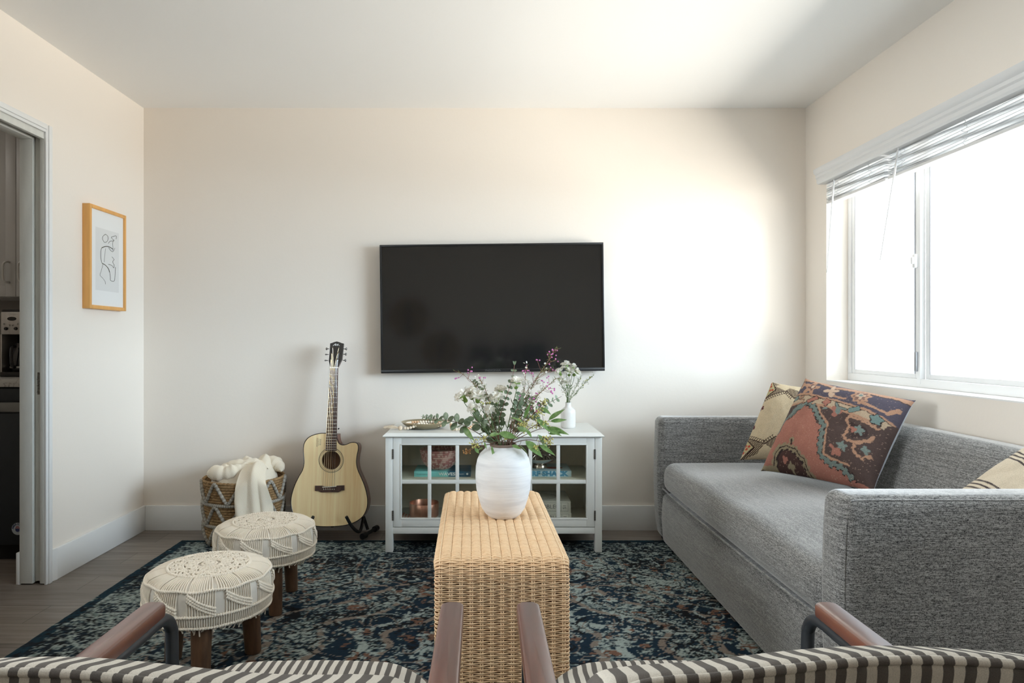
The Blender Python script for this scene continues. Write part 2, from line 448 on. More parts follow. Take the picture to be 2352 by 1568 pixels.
# ================================================================ kitchen things seen through the doorway
m_cab = M('pale_grey_cabinet', (.50, .49, .47), .4)
m_steel = M('brushed_steel', (.55, .54, .52), .32, .9, var=.08, vs=(200, 4, 4))
m_dark = M('slate_appliance', (.030, .036, .042), .38, .2)
m_blk = M('gloss_black_plastic', (.012, .012, .013), .18)
cab = thing('kitchen_cabinet', 'pale grey upper kitchen cabinet with two handled doors above the coffee maker', 'cabinet', (-2.55, 3.87, 1.333))
b = MB(); b.box((-3.0, 3.72, 1.333), (-2.10, KY1-.002, 2.30)); b.build('carcass', m_cab, cab, world=True, smooth=False)
def px2x(px, Y): return (px-CX)/F*Y
seam = px2x(37, 3.70)
for x0, x1, hx in ((-2.995, seam-.0015, px2x(11, 3.68)), (seam+.0015, -2.105, px2x(46, 3.68))):
    b = MB(); b.box((x0, 3.702, 1.336), (x1, 3.72, 2.297), bev=.0015)
    for lo, hi in (((x0, 3.698, 1.336), (x0+.055, 3.703, 2.297)), ((x1-.055, 3.698, 1.336), (x1, 3.703, 2.297)),
                   ((x0+.055, 3.698, 1.336), (x1-.055, 3.703, 1.395)), ((x0+.055, 3.698, 2.24), (x1-.055, 3.703, 2.297))):
        b.box(lo, hi, bev=.001)
    dr = b.build('door', m_cab, cab, world=True)
    z0, z1 = 1.412, 1.522
    b = MB(); b.tube(smooth_path([(hx+.012, 3.698, z1), (hx+.010, 3.678, z1), (hx-.002, 3.672, z1-.012), (hx-.005, 3.672, (z0+z1)/2), (hx-.002, 3.672, z0+.012), (hx+.010, 3.678, z0), (hx+.012, 3.698, z0)], 5), .0055, 8)
    b.build('handle', m_steel, dr, world=True)
b = MB(); b.box((-3.2, 4.028, .905), (-2.081, KY1, 1.333))
struct(b.build('wall_kitchen_backsplash', None or M('taupe_tile', (.22, .20, .18), .25), smooth=False))
def marble():
    m, N, L, B = nodes_of('veined_marble')
    f = noise(N, L, mapping(N, L, (9, 9, 9)), 1, 6, .6, 2.5)
    L.new(ramp(N, L, f, [(.46, (.55, .54, .51)), (.5, (.30, .28, .26)), (.54, (.55, .54, .51))]), B.inputs['Base Color'])
    B.inputs['Roughness'].default_value = .25; return m
b = MB(); b.box((-3.2, 3.385, .866), (-2.10, 4.027, .905), bev=.003)
tag(b.build('countertop', marble()), 'white marble kitchen countertop with grey veins under the coffee maker', 'countertop')
dw = thing('dishwasher', 'dark slate dishwasher with a round flag sticker under the marble countertop', 'dishwasher', (-2.42, 3.6, 0))
b = MB(); b.box((-2.70, 3.43, .0), (-2.10, 4.0, .075)); b.build('toe_kick', m_black, dw, world=True)
b = MB(); b.box((-2.70, 3.41, .08), (-2.10, 4.0, .86), bev=.004); b.build('body', m_dark, dw, world=True)
b = MB(); b.box((-2.699, 3.397, .08), (-2.101, 3.41, .735), bev=.003); b.build('door', M('slate_door', (.022, .028, .034), .45), dw, world=True)
b = MB(); b.box((-2.69, 3.390, .742), (-2.11, 3.412, .788), bev=.004); b.build('handle', M('grey_handle_strip', (.21, .21, .20), .4), dw, world=True)
b = MB(); b.box((-2.699, 3.400, .795), (-2.101, 3.411, .858), bev=.002); b.build('control_strip', m_dark, dw, world=True)
sc = at(41, 1214, 3.396); m_stw = M('sticker_white', (.50, .56, .60), .5); m_stb = M('sticker_navy', (.03, .05, .16), .5); m_str = M('sticker_red', (.35, .04, .05), .5)
b = MB()
ring = [(math.cos(a)*.0305, math.sin(a)*.0305) for a in np.linspace(0, 2*PI, 36, endpoint=False)]
b.prism(ring, sc, EX, EZ, -EY, 0, .0008)
for i, ch in enumerate('AMERICA'):
    a = math.radians(172-i*19.5); R = .0235
    b.text(ch, .0125, sc+EX*math.cos(a)*R+EZ*math.sin(a)*R, EX*math.sin(a)-EZ*math.cos(a), EX*math.cos(a)+EZ*math.sin(a), -EY, .0014, 1, bold=.0006)
b.prism([(.012*math.cos(a), .012*math.sin(a)-.003) for a in np.linspace(PI*.9, PI*2.1, 14)], sc, EX, EZ, -EY, .0008, .0013, 1)
for k in range(3):
    b.prism([(-.012+.008*k, .001), (-.008+.008*k, .001), (.000+.007*k, .014-.002*k), (-.004+.007*k, .014-.002*k)], sc, EX, EZ, -EY, .0008, .0014, 2)
b.build('sticker', [m_stw, m_stb, m_str], dw, world=True, smooth=False)['label'] = 'round red white and navy sticker'
cf = thing('coffee_maker', 'steel and black coffee maker with a glass carafe on the marble countertop', 'coffee maker', (-2.475, 3.70, .905))
x0, x1, yf = px2x(2, 3.60), px2x(72, 3.60), 3.60
b = MB(); b.box((x0, yf, 1.140), (x1, 3.86, 1.262), bev=.006); b.box((x0, yf+.12, .93), (x1, 3.86, 1.15), bev=.004)
b.build('housing', m_blk, cf, world=True)
b = MB(); b.box((x0+.004, yf-.006, 1.130), (x1-.004, yf+.002, 1.248), bev=.003); pn = b.build('control_panel', m_steel, cf, world=True)
xc = px2x(29, yf)
b = MB(); b.text('CUISINART', .0125, (xc-.001, yf-.0065, 1.236), EX, EZ, -EY, .0003, sx=1.0); b.build('lettering', M('etched_letters', (.75, .74, .72), .4), pn, world=True, smooth=False)
b = MB(); b.lathe([(0, .004), (.022, .004), (.024, 0)], 24); b.xf(np.array([[1, 0, 0], [0, 0, -1], [0, .45, 0]]), (xc, yf-.006, 1.212)); b.build('display', m_blk, pn, world=True)
for dx, dz, r in ((-.042, 1.185, .0045), (-.012, 1.178, .0045), (.004, 1.178, .0045), (.030, 1.185, .0045), (-.030, 1.160, .009), (.022, 1.160, .009)):
    b = MB(); b.lathe([(0, .008), (r*.8, .008), (r, .004), (r, 0)], 14); b.xf(np.array([[1, 0, 0], [0, 0, -1], [0, 1, 0]]), (xc+dx, yf-.006, dz)); b.build('knob', m_blk if r > .006 else m_steel, pn, world=True)
b = MB(); b.box((x0, yf-.004, .93), (x0+.008, yf+.12, 1.13), bev=.002); b.build('side_trim', m_steel, cf, world=True)
b = MB(); b.box((x0, yf-.01, .905), (x1, 3.86, .932), bev=.005); b.build('warming_base', m_blk, cf, world=True)
m_car, N, L, B = nodes_of('dark_carafe_glass'); B.inputs['Base Color'].default_value = (.01, .01, .012, 1); B.inputs['Roughness'].default_value = .05; B.inputs['Coat Weight'].default_value = .5
b = MB(); b.lathe([(0, 0), (.048, 0), (.056, .012), (.058, .05), (.050, .095), (.036, .135), (.034, .15), (0, .152)], 32, (xc+.012, yf+.062, .934)); ca = b.build('carafe', m_car, cf, world=True)
b = MB(); b.tube(smooth_path([(xc+.012, yf+.004, 1.065), (xc+.012, yf-.022, 1.06), (xc+.012, yf-.028, 1.02), (xc+.012, yf-.022, .97), (xc+.012, yf+.0, .955)], 5), .008, 8); b.build('carafe_handle', m_blk, ca, world=True)
b = MB(); b.lathe([(.0585, 0), (.0595, .004), (.0585, .009)], 32, (xc+.012, yf+.062, .952)); b.build('carafe_band', m_steel, ca, world=True)

# ================================================================ light
def area(name, loc, tgt, sx, sy, col, power):
    l = bpy.data.lights.new(name, 'AREA'); l.shape = 'RECTANGLE'; l.size = sx; l.size_y = sy; l.color = col; l.energy = power
    o = bpy.data.objects.new(name, l); C.objects.link(o); o.location = loc
    d = Vector(tgt)-Vector(loc); o.rotation_euler = d.to_track_quat('-Z', 'Y').to_euler(); return o
area('daylight_sky', (12.0, -3.4, 3.0), (1.95, 2.2, 1.45), 6.5, 4.4, (.68, .84, 1.0), SKY_W)
area('daylight_ground', (9.6, .6, -.38), (9.6, .6, 2.0), 12.0, 8.0, (1.0, .925, .84), GND_W)
area('kitchen_fill_light', (-3.4, 3.0, ZC-.02), (-3.4, 3.0, 0), .5, .5, (1.0, .95, .88), KIT_W)  # added fill without a fixture, brightens the dim kitchen
area('side_fill_light', (-5.0, .9, 2.3), (-2.0, 1.15, 1.4), 2.4, 2.4, (.92, .96, 1.0), SIDE_W)  # added fill light shining in through the added left window
wd = bpy.data.worlds.new('overcast_glare'); bpy.context.scene.world = wd; wd.use_nodes = True
bgn = wd.node_tree.nodes['Background']; bgn.inputs['Color'].default_value = (.80, .91, 1, 1); bgn.inputs['Strength'].default_value = WORLD
# ================================================================ rug
def make_rug():
    x0, x1, y0, y1, st = -1.65, 1.70, 1.00, 3.73, .0062
    xs = np.arange(x0, x1+1e-6, st); ys = np.arange(y0, y1+1e-6, st)
    X, Y = np.meshgrid(xs, ys, indexing='ij')
    xc, yc = .03, 2.42
    wx = X+.05*(fbm(X, Y, 5, 11, 3)-.5); wy = Y+.05*(fbm(X, Y, 5, 21, 3)-.5)
    ax, ay = np.abs(wx-xc), np.abs(wy-yc)
    navy, black, teal, pale, grey, tan, rust = (np.array(srgb(*c)) for c in
        ((22, 44, 60), (20, 20, 25), (50, 74, 82), (166, 178, 174), (122, 138, 136), (138, 126, 116), (138, 102, 84)))
    col = np.zeros(X.shape+(3,))
    def put(mask, c): col[mask] = c
    st1 = fbm(X*.35, Y, 26, 3, 4)                     # weft streaks
    blot = fbm(X, Y, 4.2, 5, 5)
    fine = fbm(X*.6, Y, 70, 9, 3)
    # field: broad worn zones under a fine woven speckle
    zone = fbm(X, Y, 2.3, 77, 3); z2 = fbm(X*.6, Y, 7.5, 78, 4)
    f2 = fbm(X*.55, Y, 105, 15, 3); v = .46*zone+.34*z2+.10*st1+.52*(f2-.5)+.10*blot
    for lim, c in ((.385, black), (.452, navy), (.480, teal), (.525, grey), (9, pale)):
        put((v < lim) & (col.sum(-1) == 0), c)
    # border
    e = np.minimum(np.minimum(X-x0, x1-X), np.minimum(y1-Y, Y-y0+.4))
    bd = e < .30
    put(bd & (blot+.5*(fine-.5) < .56), np.array(srgb(24, 36, 46)))
    bm = (e > .09) & (e < .21)
    run = np.where((X-x0 < y1-Y) | (x1-X < y1-Y), Y, X)
    put(bm & (np.sin(run*34)*.035+.15 > e) & (np.sin(run*34)*.035+.12 < e) & (fine > .42), grey)
    put(bm & (fbm(X, Y, 18, 61, 3) > .60) & (fine > .44), pale*.85)
    put((np.abs(e-.235) < .012) & (fine > .44), pale*.8)
    put((np.abs(e-.075) < .010) & (fine > .48), grey*.7)
    put((e < .05) & (st1 > .42), np.array(srgb(22, 52, 66)))
    # wear: pile rubbed through along the weft, dark knots showing
    w1 = fbm(X*.42, Y, 95, 71, 3); w2 = fbm(X*.45, Y, 110, 81, 3); w3 = rng.rand(*X.shape)
    put((w1+.5*(zone-.5) < .375) & (e > .03), black); put((w2+.5*(zone-.5) > .640) & (e > .05), pale*.95); put((w2 < .33) & (e > .05), navy)
    sp = (w3 > .90); col[sp] = col[sp]*.35; sp = (w3 < .06) & (e > .06); col[sp] = col[sp]*.3+pale*.55
    fld = e > .31; fine = f2
    def put(mask, c): col[mask & fld] = c
    # lobed medallion rings round the centre
    th = np.arctan2(ay/.72, ax/1.0)
    r = np.hypot(ax/1.05, ay/.78)*(1+.07*np.cos(8*th))
    for lo, hi, c in ((.22, .26, pale), (.26, .36, navy), (.36, .385, tan), (.44, .475, pale), (.475, .60, navy), (.60, .63, tan), (.80, .83, tan), (.83, .90, navy), (1.02, 1.05, tan)):
        k = (r > lo) & (r < hi) & (fbm(X*.6, Y, 60, 31, 3) > .42); put(k & fld, c)
    # scroll work: contour lines of a warped symmetric field
    g = fbm(ax, ay, 6.5, 41, 2)+.10*np.sin(ax*21)*np.sin(ay*19)
    put((np.abs(g-.47) < .012) & (fine > .42), tan)
    put((np.abs(g-.57) < .022) & (fine > .40), black)
    put((np.abs(g-.40) < .016) & (fine > .44), navy)
    put((np.abs(g-.64) < .014) & (fine > .40), pale)
    # lattice flowers
    fx, fy = (ax % .34)-.17, (ay % .30)-.15
    fr = np.hypot(fx, fy)*(1+.25*np.cos(6*np.arctan2(fy, fx)))
    put((fr < .05) & (fine > .45), navy); put((fr < .028) & (fine > .42), pale); put((fr < .011), rust)
    put((np.abs(fr-.062) < .005) & (fine > .48), tan)
    put((fbm(X, Y, 17, 51, 2) > .735) & (fine > .50), rust*.8)
    col *= (.88+.24*rng.rand(*X.shape))[..., None]
    Z = .0088+.0016*fbm(X, Y, 60, 91, 2)+.001*rng.rand(*X.shape)
    ed = np.clip(e/.012, 0, 1); Z = .002+(Z-.002)*ed**.5
    P = np.stack([X+.004*(fbm(Y, Y*0, 30, 4, 2)-.5)*(ed < 1), Y, Z], -1)
    b = MB(); b.grid(P, col=col.reshape(-1, 3), flip=False)
    q = P[::len(xs)-1, ::len(ys)-1].copy()
    lo = [(x0, y0, 0), (x1, y0, 0), (x1, y1, 0), (x0, y1, 0)]
    b.add(lo, [(0, 3, 2, 1)], col=np.array(navy))
    o = b.build('rug', M_attr('woven_rug', .95, 500, .5, .002, .35, 420), ang=180)
    tag(o, 'distressed navy and teal oriental rug on the grey plank floor', 'rug')
make_rug()

# ================================================================ sofa
def tweed(name, s1, s2, col_lo=(.022, .021, .021), col_hi=(.36, .35, .335)):
    m, N, L, B = nodes_of(name)
    a = noise(N, L, mapping(N, L, s1), 1, 3, .6); c = noise(N, L, mapping(N, L, s2), 1, 2, .5)
    d = noise(N, L, mapping(N, L, (430, 430, 430)), 1, 2, .6)
    mm = N.new('ShaderNodeMath'); mm.operation = 'ADD'; L.new(a, mm.inputs[0]); L.new(d, mm.inputs[1])
    m2 = N.new('ShaderNodeMath'); m2.operation = 'MULTIPLY'; m2.inputs[1].default_value = .5; L.new(mm.outputs[0], m2.inputs[0])
    mid = tuple((x+y)*.42 for x, y in zip(col_lo, col_hi))
    c1 = ramp(N, L, m2.outputs[0], [(.38, col_lo), (.47, mid), (.56, col_hi)])
    c2 = mixc(N, L, .55, c1, ramp(N, L, c, [(.40, (.35, .35, .36)), (.58, (1, 1, 1))]), 'MULTIPLY')
    L.new(c2, B.inputs['Base Color']); B.inputs['Roughness'].default_value = .9; B.inputs['Specular IOR Level'].default_value = .25
    B.inputs['Sheen Weight'].default_value = 1.0; B.inputs['Sheen Roughness'].default_value = .35
    bump(N, L, B, m2.outputs[0], .5, .0015)
    return m
m_tw_h = tweed('grey_tweed_upright', (90, 90, 500), (12, 12, 260))      # streaks lie level on upright faces
m_tw_s = tweed('grey_tweed_seat', (500, 90, 500), (230, 9, 230))        # streaks run along the sofa
sofa = thing('sofa', 'long grey tweed sofa under the window with three patterned pillows', 'sofa', (1.40, 2.80, 0))
SX = .955
b = MB(); b.soft((SX+.004, 1.93, .015), (1.80, 3.665, .283), .03, (8, 20, 4), fn=lambda V: V+np.stack([-.008*np.exp(-((V[:, 2]-.16)/.08)**2)*(V[:, 0] < 1.0), 0*V[:, 0], 0*V[:, 0]], 1))
b.build('base', m_tw_h, sofa, world=True, ang=180)
def seatf(V):
    y = (V[:, 1]-2.797)/.87; x = (V[:, 0]-1.30)/.36
    up = np.clip((V[:, 2]-.36)/.07, 0, 1)
    V[:, 2] += up*(.030*(1-y**2)*(1-np.clip(x, -1, 1)**2*.75)-.004*np.cos(y*9))
    V[:, 0] -= .012*np.exp(-((V[:, 2]-.36)/.06)**2)*(V[:, 0] < 1.05)*(1-y**4)
    return V
b = MB(); b.soft((SX+.004, 1.930, .290), (1.64, 3.662, .445), .058, (12, 34, 2), seatf)
seat = b.build('seat_cushion', m_tw_s, sofa, world=True, ang=180)
def welt(pts, name, par, r=.0035, m=None):
    s = MB(); s.tube(smooth_path(pts, 6), r, 6); return s.build(name, m or m_tw_h, par, world=True)
welt([(SX+.006, 1.94, .305), (SX-.002, 2.3, .304), (SX-.004, 2.8, .304), (SX-.002, 3.3, .304), (SX+.006, 3.655, .305)], 'welt', seat)
def backf(V):
    k = np.clip((V[:, 2]-.40)/.34, 0, 1)
    f = (V[:, 0] < 1.74)
    V[:, 0] += .135*k*np.clip((1.852-V[:, 0])/.247, 0, 1)
    y = (V[:, 1]-2.797)/.87
    V[:, 2] += np.clip((V[:, 2]-.6)/.13, 0, 1)*(.006*(1-y**2))
    return V
b = MB(); b.soft((1.605, 1.93, .25), (1.852, 3.66, .735), .07, (4, 34, 8), backf)
b.build('backrest', m_tw_s, sofa, world=True, ang=180)
def arm(y0, y1):
    def fn(V):
        lowk = np.clip((.14-V[:, 2])/.14, 0, 1)
        V[:, 0] += .020*lowk*(V[:, 0] < 1.1)
        V[:, 0] -= .010*np.exp(-((V[:, 2]-.38)/.22)**2)*(V[:, 0] < 1.0)
        return V
    s = MB(); s.soft((SX-.004, y0, .02), (1.835, y1, .683), .036, (10, 2, 10), fn)
    a = s.build('arm', m_tw_h, sofa, world=True, ang=180)
    for yy in (y0+.010, y1-.010):
        welt([(SX+.022, yy, .07), (SX+.004, yy, .25), (SX-.002, yy, .40), (SX+.002, yy, .58), (SX+.010, yy, .640), (SX+.022, yy, .662), (SX+.044, yy, .6715), (1.3, yy, .672), (1.80, yy, .672)], 'welt', a, .0026)
arm(1.792, 1.925); arm(3.668, 3.805)
for x, y in ((1.0, 1.85), (1.0, 3.74), (1.79, 1.85), (1.79, 3.74)):
    b = MB(); b.box((x-.02, y-.02, .011), (x+.02, y+.02, .03), bev=.003); b.build('foot', m_black, sofa, world=True)

# ================================================================ pillows
def pillow(name, label, cor, T, paint, edge=.05, n=190, back=(.70, .66, .58), ears=.035, seed=1, mt=None, group=None, near=1.0):
    """cor: bl, br, tr, tl corner points of the seam; face painted by paint(u, v) -> colour"""
    eye = np.array([0, 0, CZ]); bl, br, tr, tl = (eye+(np.array(p, float)-eye)*near for p in cor)
    u = np.linspace(0, 1, n); U, V = np.meshgrid(u, u, indexing='ij')
    s, t = 2*U-1, 2*V-1
    # concave sides with pulled out corners
    us = .5+.5*s*(1-edge*(1-t**2)+0*s); vs = .5+.5*t*(1-edge*(1-s**2))
    cr = .018*(np.abs(s)**6*np.abs(t)**6); us = us-cr*np.sign(s); vs = vs-cr*np.sign(t)
    us2 = us+ears*np.sign(s)*np.abs(s)**9*np.abs(t)**9; vs2 = vs+ears*np.sign(t)*np.abs(s)**9*np.abs(t)**9
    B = (1-us2)[..., None]*(1-vs2)[..., None]*bl+us2[..., None]*(1-vs2)[..., None]*br+us2[..., None]*vs2[..., None]*tr+(1-us2)[..., None]*vs2[..., None]*tl
    nn = nrm(np.cross(br-bl+tr-tl, tl-bl+tr-br))
    prof = np.maximum(0, (1-np.abs(s)**3.2)*(1-np.abs(t)**3.2))**.55
    wr = (fbm(U, V, 4, seed, 3)-.5)*.018*prof+.006*np.sin(14*(U+V))*(np.abs(s*t))**2*prof**.3
    c = paint(U, V)
    b = MB()
    b.grid(B+nn*((T*prof+wr)[..., None]), col=c.reshape(-1, 3))
    b.grid(B-nn*((T*.8*prof+wr)[..., None]), flip=True, col=np.array(back))
    o = b.build(name, mt or m_kilim, None, ang=180)
    return tag(o, label, 'pillow', group)
m_kilim = M_attr('woven_kilim', .95, 700, .5, .001, .42, 520)
def bil(U, V, bl, br, tr, tl):
    f = lambda k: (1-U)*(1-V)*bl[k]+U*(1-V)*br[k]+U*V*tr[k]+(1-U)*V*tl[k]
    return f(0), f(1)
def paint_rug_pillow(U, V):
    X, Y = bil(U, V, (460, 1100), (1700, 1390), (2200, 370), (950, 100))
    j = fbm(U, V, 40, 3, 2)-.5; k = fbm(U, V, 40, 4, 2)-.5
    X = X+22*j; Y = Y+22*k
    c = lambda *a: np.array(srgb(*a))
    brown, navy, cream, tan, coral, teal, olive, pink = c(92, 76, 72), c(92, 86, 98), c(196, 174, 148), c(190, 148, 122), c(176, 120, 105), c(130, 144, 138), c(156, 142, 116), c(212, 182, 158)
    dark = c(58, 46, 46)
    col = np.zeros(U.shape+(3,)); col[:] = brown
    def poly(p, q): col[in_poly(X, Y, p)] = q
    def line(p, w, q): col[line_d(X, Y, p) < w] = q
    def blob(x, y, r, q, lob=0, a=.3):
        d = np.hypot(X-x, Y-y); th = np.arctan2(Y-y, X-x); col[d < r*(1+a*np.cos(lob*th))] = q
    poly([(880, 60), (2260, 340), (2060, 700), (1500, 505), (860, 335)], navy)
    line([(940, 130), (1150, 165), (1400, 275), (1750, 320), (2200, 420)], 26, tan)
    line([(940, 150), (1150, 190), (1400, 300), (1750, 345), (2200, 445)], 6, brown)
    poly([(850, 335), (1100, 375), (1500, 480), (1800, 585), (2010, 690), (1930, 780), (1880, 730), (1600, 620), (1300, 525), (1050, 475), (800, 455)], cream)
    line([(850, 332), (1100, 370), (1500, 480), (1800, 585), (2010, 690)], 15, tan)
    line([(850, 345), (1100, 385), (1500, 494), (1800, 600), (2000, 700)], 4, dark)
    line([(800, 455), (1050, 478), (1300, 527), (1600, 622), (1880, 735)], 14, tan)
    line([(1750, 490), (1990, 600), (2090, 530)], 16, tan)
    # coral field and its serrated outline
    field = [(1110, 500), (1170, 540), (1220, 640), (1250, 730), (1340, 770), (1300, 900), (1270, 1050), (1270, 1120), (1330, 1180), (1500, 1240), (1530, 1300), (1760, 1400), (1500, 1420), (1200, 1320), (1000, 1290), (400, 1200), (430, 1080), (560, 960), (680, 790), (760, 650), (900, 600), (980, 540)]
    poly(field, coral)
    sh = in_poly(X, Y, field); col[sh] *= (.86+.30*fbm(U, V, 7, 9, 3))[sh][:, None]
    def serr(p, w, q, amp, fr):
        d = line_d(X, Y, p); col[d < w+amp*np.sign(np.sin((X+1.4*Y)/fr))] = q
    serr([(1140, 505), (1215, 545), (1262, 650), (1335, 755), (1305, 900), (1278, 1080), (1350, 1165), (1480, 1212), (1545, 1290)], 36, dark, 9, 16)
    serr([(1140, 505), (1215, 545), (1262, 650), (1335, 755), (1305, 900), (1278, 1080), (1350, 1165), (1480, 1212), (1545, 1290)], 27, teal*.9, 9, 16)
    serr([(1110, 490), (980, 530), (880, 600), (770, 640), (700, 745)], 32, dark, 8, 14)
    serr([(1110, 490), (980, 530), (880, 600), (770, 640), (700, 745)], 24, teal*.9, 8, 14)
    line([(1265, 540), (1310, 640), (1385, 745), (1375, 800), (1345, 950), (1320, 1080), (1390, 1130), (1560, 1190)], 11, tan)
    # dark medallion rising from the bottom edge
    med = [(640, 1140), (690, 1010), (760, 950), (860, 955), (980, 1010), (1060, 1110), (1080, 1290), (640, 1290)]
    poly(med, dark); serr(med[:-1], 30, olive, 8, 14); line(med[:-1], 6, dark)
    poly([(690, 1150), (740, 1040), (800, 1000), (900, 1010), (980, 1070), (1030, 1170), (1030, 1290), (690, 1290)], c(84, 62, 58))
    blob(820, 1080, 34, coral, 3); blob(880, 1150, 40, olive, 4); blob(940, 905, 26, olive); line([(930, 950), (940, 900)], 9, dark)
    line([(440, 1070), (560, 1110), (660, 1140)], 22, olive); line([(440, 1090), (560, 1135), (660, 1165)], 5, dark)
    # flowers of the dark band
    blob(1120, 275, 84, tan, 5, .35); blob(1130, 270, 40, c(120, 92, 88), 4); blob(1140, 265, 16, pink); blob(985, 215, 42, tan, 3)
    blob(1390, 330, 60, pink, 4, .5); blob(1410, 390, 22, pink); blob(1730, 400, 100, tan, 8, .12); blob(1730, 400, 66, c(140, 110, 100), 8, .2); blob(1730, 400, 44, pink, 4, .3); blob(1730, 395, 18, teal)
    line([(1430, 410), (1570, 440)], 14, tan)
    # border hooks and leaves
    def hook(p, q, w=20): line(p, w+7, dark); line(p, w, q)
    hook([(1000, 420), (1010, 395), (1045, 390)], tan, 10); hook([(1000, 420), (1060, 440)], tan, 8)
    hook([(1130, 465), (1230, 430)], coral, 20); hook([(1475, 510), (1500, 560), (1590, 590)], teal, 12); hook([(1640, 600), (1720, 575)], c(122, 144, 140), 26)
    blob(920, 395, 44, dark, 2); blob(920, 395, 36, teal, 2); blob(1355, 490, 48, dark, 4, .2); blob(1355, 490, 40, coral, 4, .2)
    blob(1890, 685, 62, dark, 5, .15); blob(1890, 685, 52, c(122, 144, 140), 5, .2)
    blob(1480, 610, 56, coral, 3); blob(1500, 605, 26, teal); blob(1350, 570, 22, teal, 2)
    # hexagon on the right and its flowers
    hexa = [(1890, 780), (1760, 715), (1630, 668), (1590, 700), (1622, 780), (1560, 890), (1580, 930), (1660, 962), (1790, 930), (1840, 880)]
    serr(hexa, 15, tan, 4, 11); serr([(1660, 962), (1640, 1050), (1690, 1110), (1780, 1080)], 14, tan, 4, 11)
    poly([(1640, 730), (1780, 790), (1800, 860), (1770, 890), (1650, 910), (1620, 880)], c(74, 60, 58))
    blob(1715, 820, 46, teal, 5, .25); blob(1660, 815, 30, coral, 3); blob(1530, 1005, 48, teal, 5, .3); blob(1440, 1040, 44, coral, 3, .5); blob(1480, 1075, 26, coral); blob(1750, 1025, 36, teal, 4, .3)
    r = np.random.RandomState(3); s = r.rand(*U.shape)
    wear = (s > .985) & ((X+Y)/2 > 600); col[wear] = col[wear]*.4+pink*.6
    return col
pillow('throw_pillow', 'large pillow of worn coral and dark brown oriental rug weave leaning on the sofa back', (
    (1.318, 3.225, .484), (1.592, 2.79, .478), (1.806, 2.862, .842), (1.566, 3.312, .908)), .105, paint_rug_pillow, seed=5, edge=.035, ears=.03, near=.968, back=(.62, .66, .70))
def paint_kilim(U, V):
    X, Y = bil(U, V, (225, 1065), (760, 1200), (1120, 275), (590, 120))
    c = lambda *a: np.array(srgb(*a))
    cream, dk, red, maroon, crm2 = c(214, 194, 162), c(62, 44, 40), c(190, 84, 66), c(112, 44, 56), c(196, 182, 140)
    col = np.zeros(U.shape+(3,)); col[:] = cream
    col *= (.94+.12*fbm(U, V*3, 9, 2, 3))[..., None]
    def poly(p, q): col[in_poly(X, Y, p)] = q
    def line(p, w, q): col[line_d(X, Y, p) < w] = q
    def hatch(p, ang, per=17):
        k = in_poly(X, Y, p); t = (X*math.cos(ang)+Y*math.sin(ang)) % per
        col[k & (t < per*.62)] = dk
    def teeth(p, w, per=26, off=16, side=1):
        for (x1, y1), (x2, y2) in zip(p[:-1], p[1:]):
            L_ = math.hypot(x2-x1, y2-y1); tx, ty = (x2-x1)/L_, (y2-y1)/L_; nx, ny = -ty*side, tx*side
            n_ = int(L_/per)
            for i in range(n_):
                a = (i+.5)*per; x, y = x1+tx*a, y1+ty*a
                line([(x, y), (x+nx*34, y+ny*34), (x+nx*34+tx*12, y+ny*34+ty*12)], w*.8, dk)
        line(p, w, dk)
    hatch([(500, 345), (770, 290), (640, 195), (560, 290)], .25); hatch([(640, 195), (620, 130), (700, 185)], .25); hatch([(770, 290), (860, 410), (960, 330), (820, 250)], 1.2)
    poly([(520, 330), (560, 150), (610, 140), (650, 250), (600, 290)], crm2)
    for x, y in ((585, 155), (590, 195), (580, 250), (612, 255), (515, 320)): col[np.hypot(X-x, Y-y) < 15] = red
    line([(610, 130), (655, 262), (520, 345), (440, 480)], 6, dk)
    teeth([(500, 350), (780, 290)], 5, side=1); teeth([(780, 290), (860, 415), (1010, 330), (1110, 470), (1270, 370)], 5, side=1)
    hatch([(315, 815), (480, 950), (390, 1050), (230, 1080), (330, 950)], .9, 16); teeth([(315, 815), (480, 950), (600, 880), (760, 1030), (900, 930)], 5, side=-1)
    hatch([(480, 950), (590, 890), (740, 1030), (600, 1110)], 2.0, 16)
    poly([(270, 900), (330, 850), (370, 960), (300, 1000), (250, 1010)], crm2)
    for x, y in ((295, 915), (330, 935), (262, 995), (300, 960)): col[np.hypot(X-x, Y-y) < 15] = red
    line([(310, 830), (375, 965), (230, 1070)], 6, dk)
    for x, y in ((478, 465), (372, 695), (300, 700)):
        for dx, dy in ((-16, -14), (14, 12), (-18, 14), (16, -12), (0, 0)): col[(np.abs(X-x-dx) < 13) & (np.abs(Y-y-dy) < 11)] = maroon
        for dx, dy in ((-16, -14), (14, 12)): col[(np.abs(X-x-dx) < 4) & (np.abs(Y-y-dy) < 16)] = dk
    return col
pillow('throw_pillow', 'cream kilim pillow with black hooked corners tucked behind the coral rug pillow', (
    (1.335, 3.555, .474), (1.59, 3.40, .497), (1.700, 3.49, .850), (1.520, 3.595, .880)), .080, paint_kilim, seed=8, edge=.03, ears=.015, near=.978, back=(.72, .68, .60))
def paint_stripe(U, V):
    c = lambda *a: np.array(srgb(*a))
    tan, dk = c(216, 200, 176), c(62, 52, 54)
    col = np.zeros(U.shape+(3,)); col[:] = tan
    wv = (np.sin(U*2*PI*80)*np.sin(V*2*PI*80)); col *= (.93+.08*wv)[..., None]
    for a in (.40, .80):
        for q in (-.045, 0, .045):
            w = .0085+.004*np.sin(V*2*PI*46+q*90); col[np.abs(U-a-q) < w] = dk
    return col
m_tanw = M_attr('woven_tan_pillow', .95, 500, .6, .0015, .25, 480)
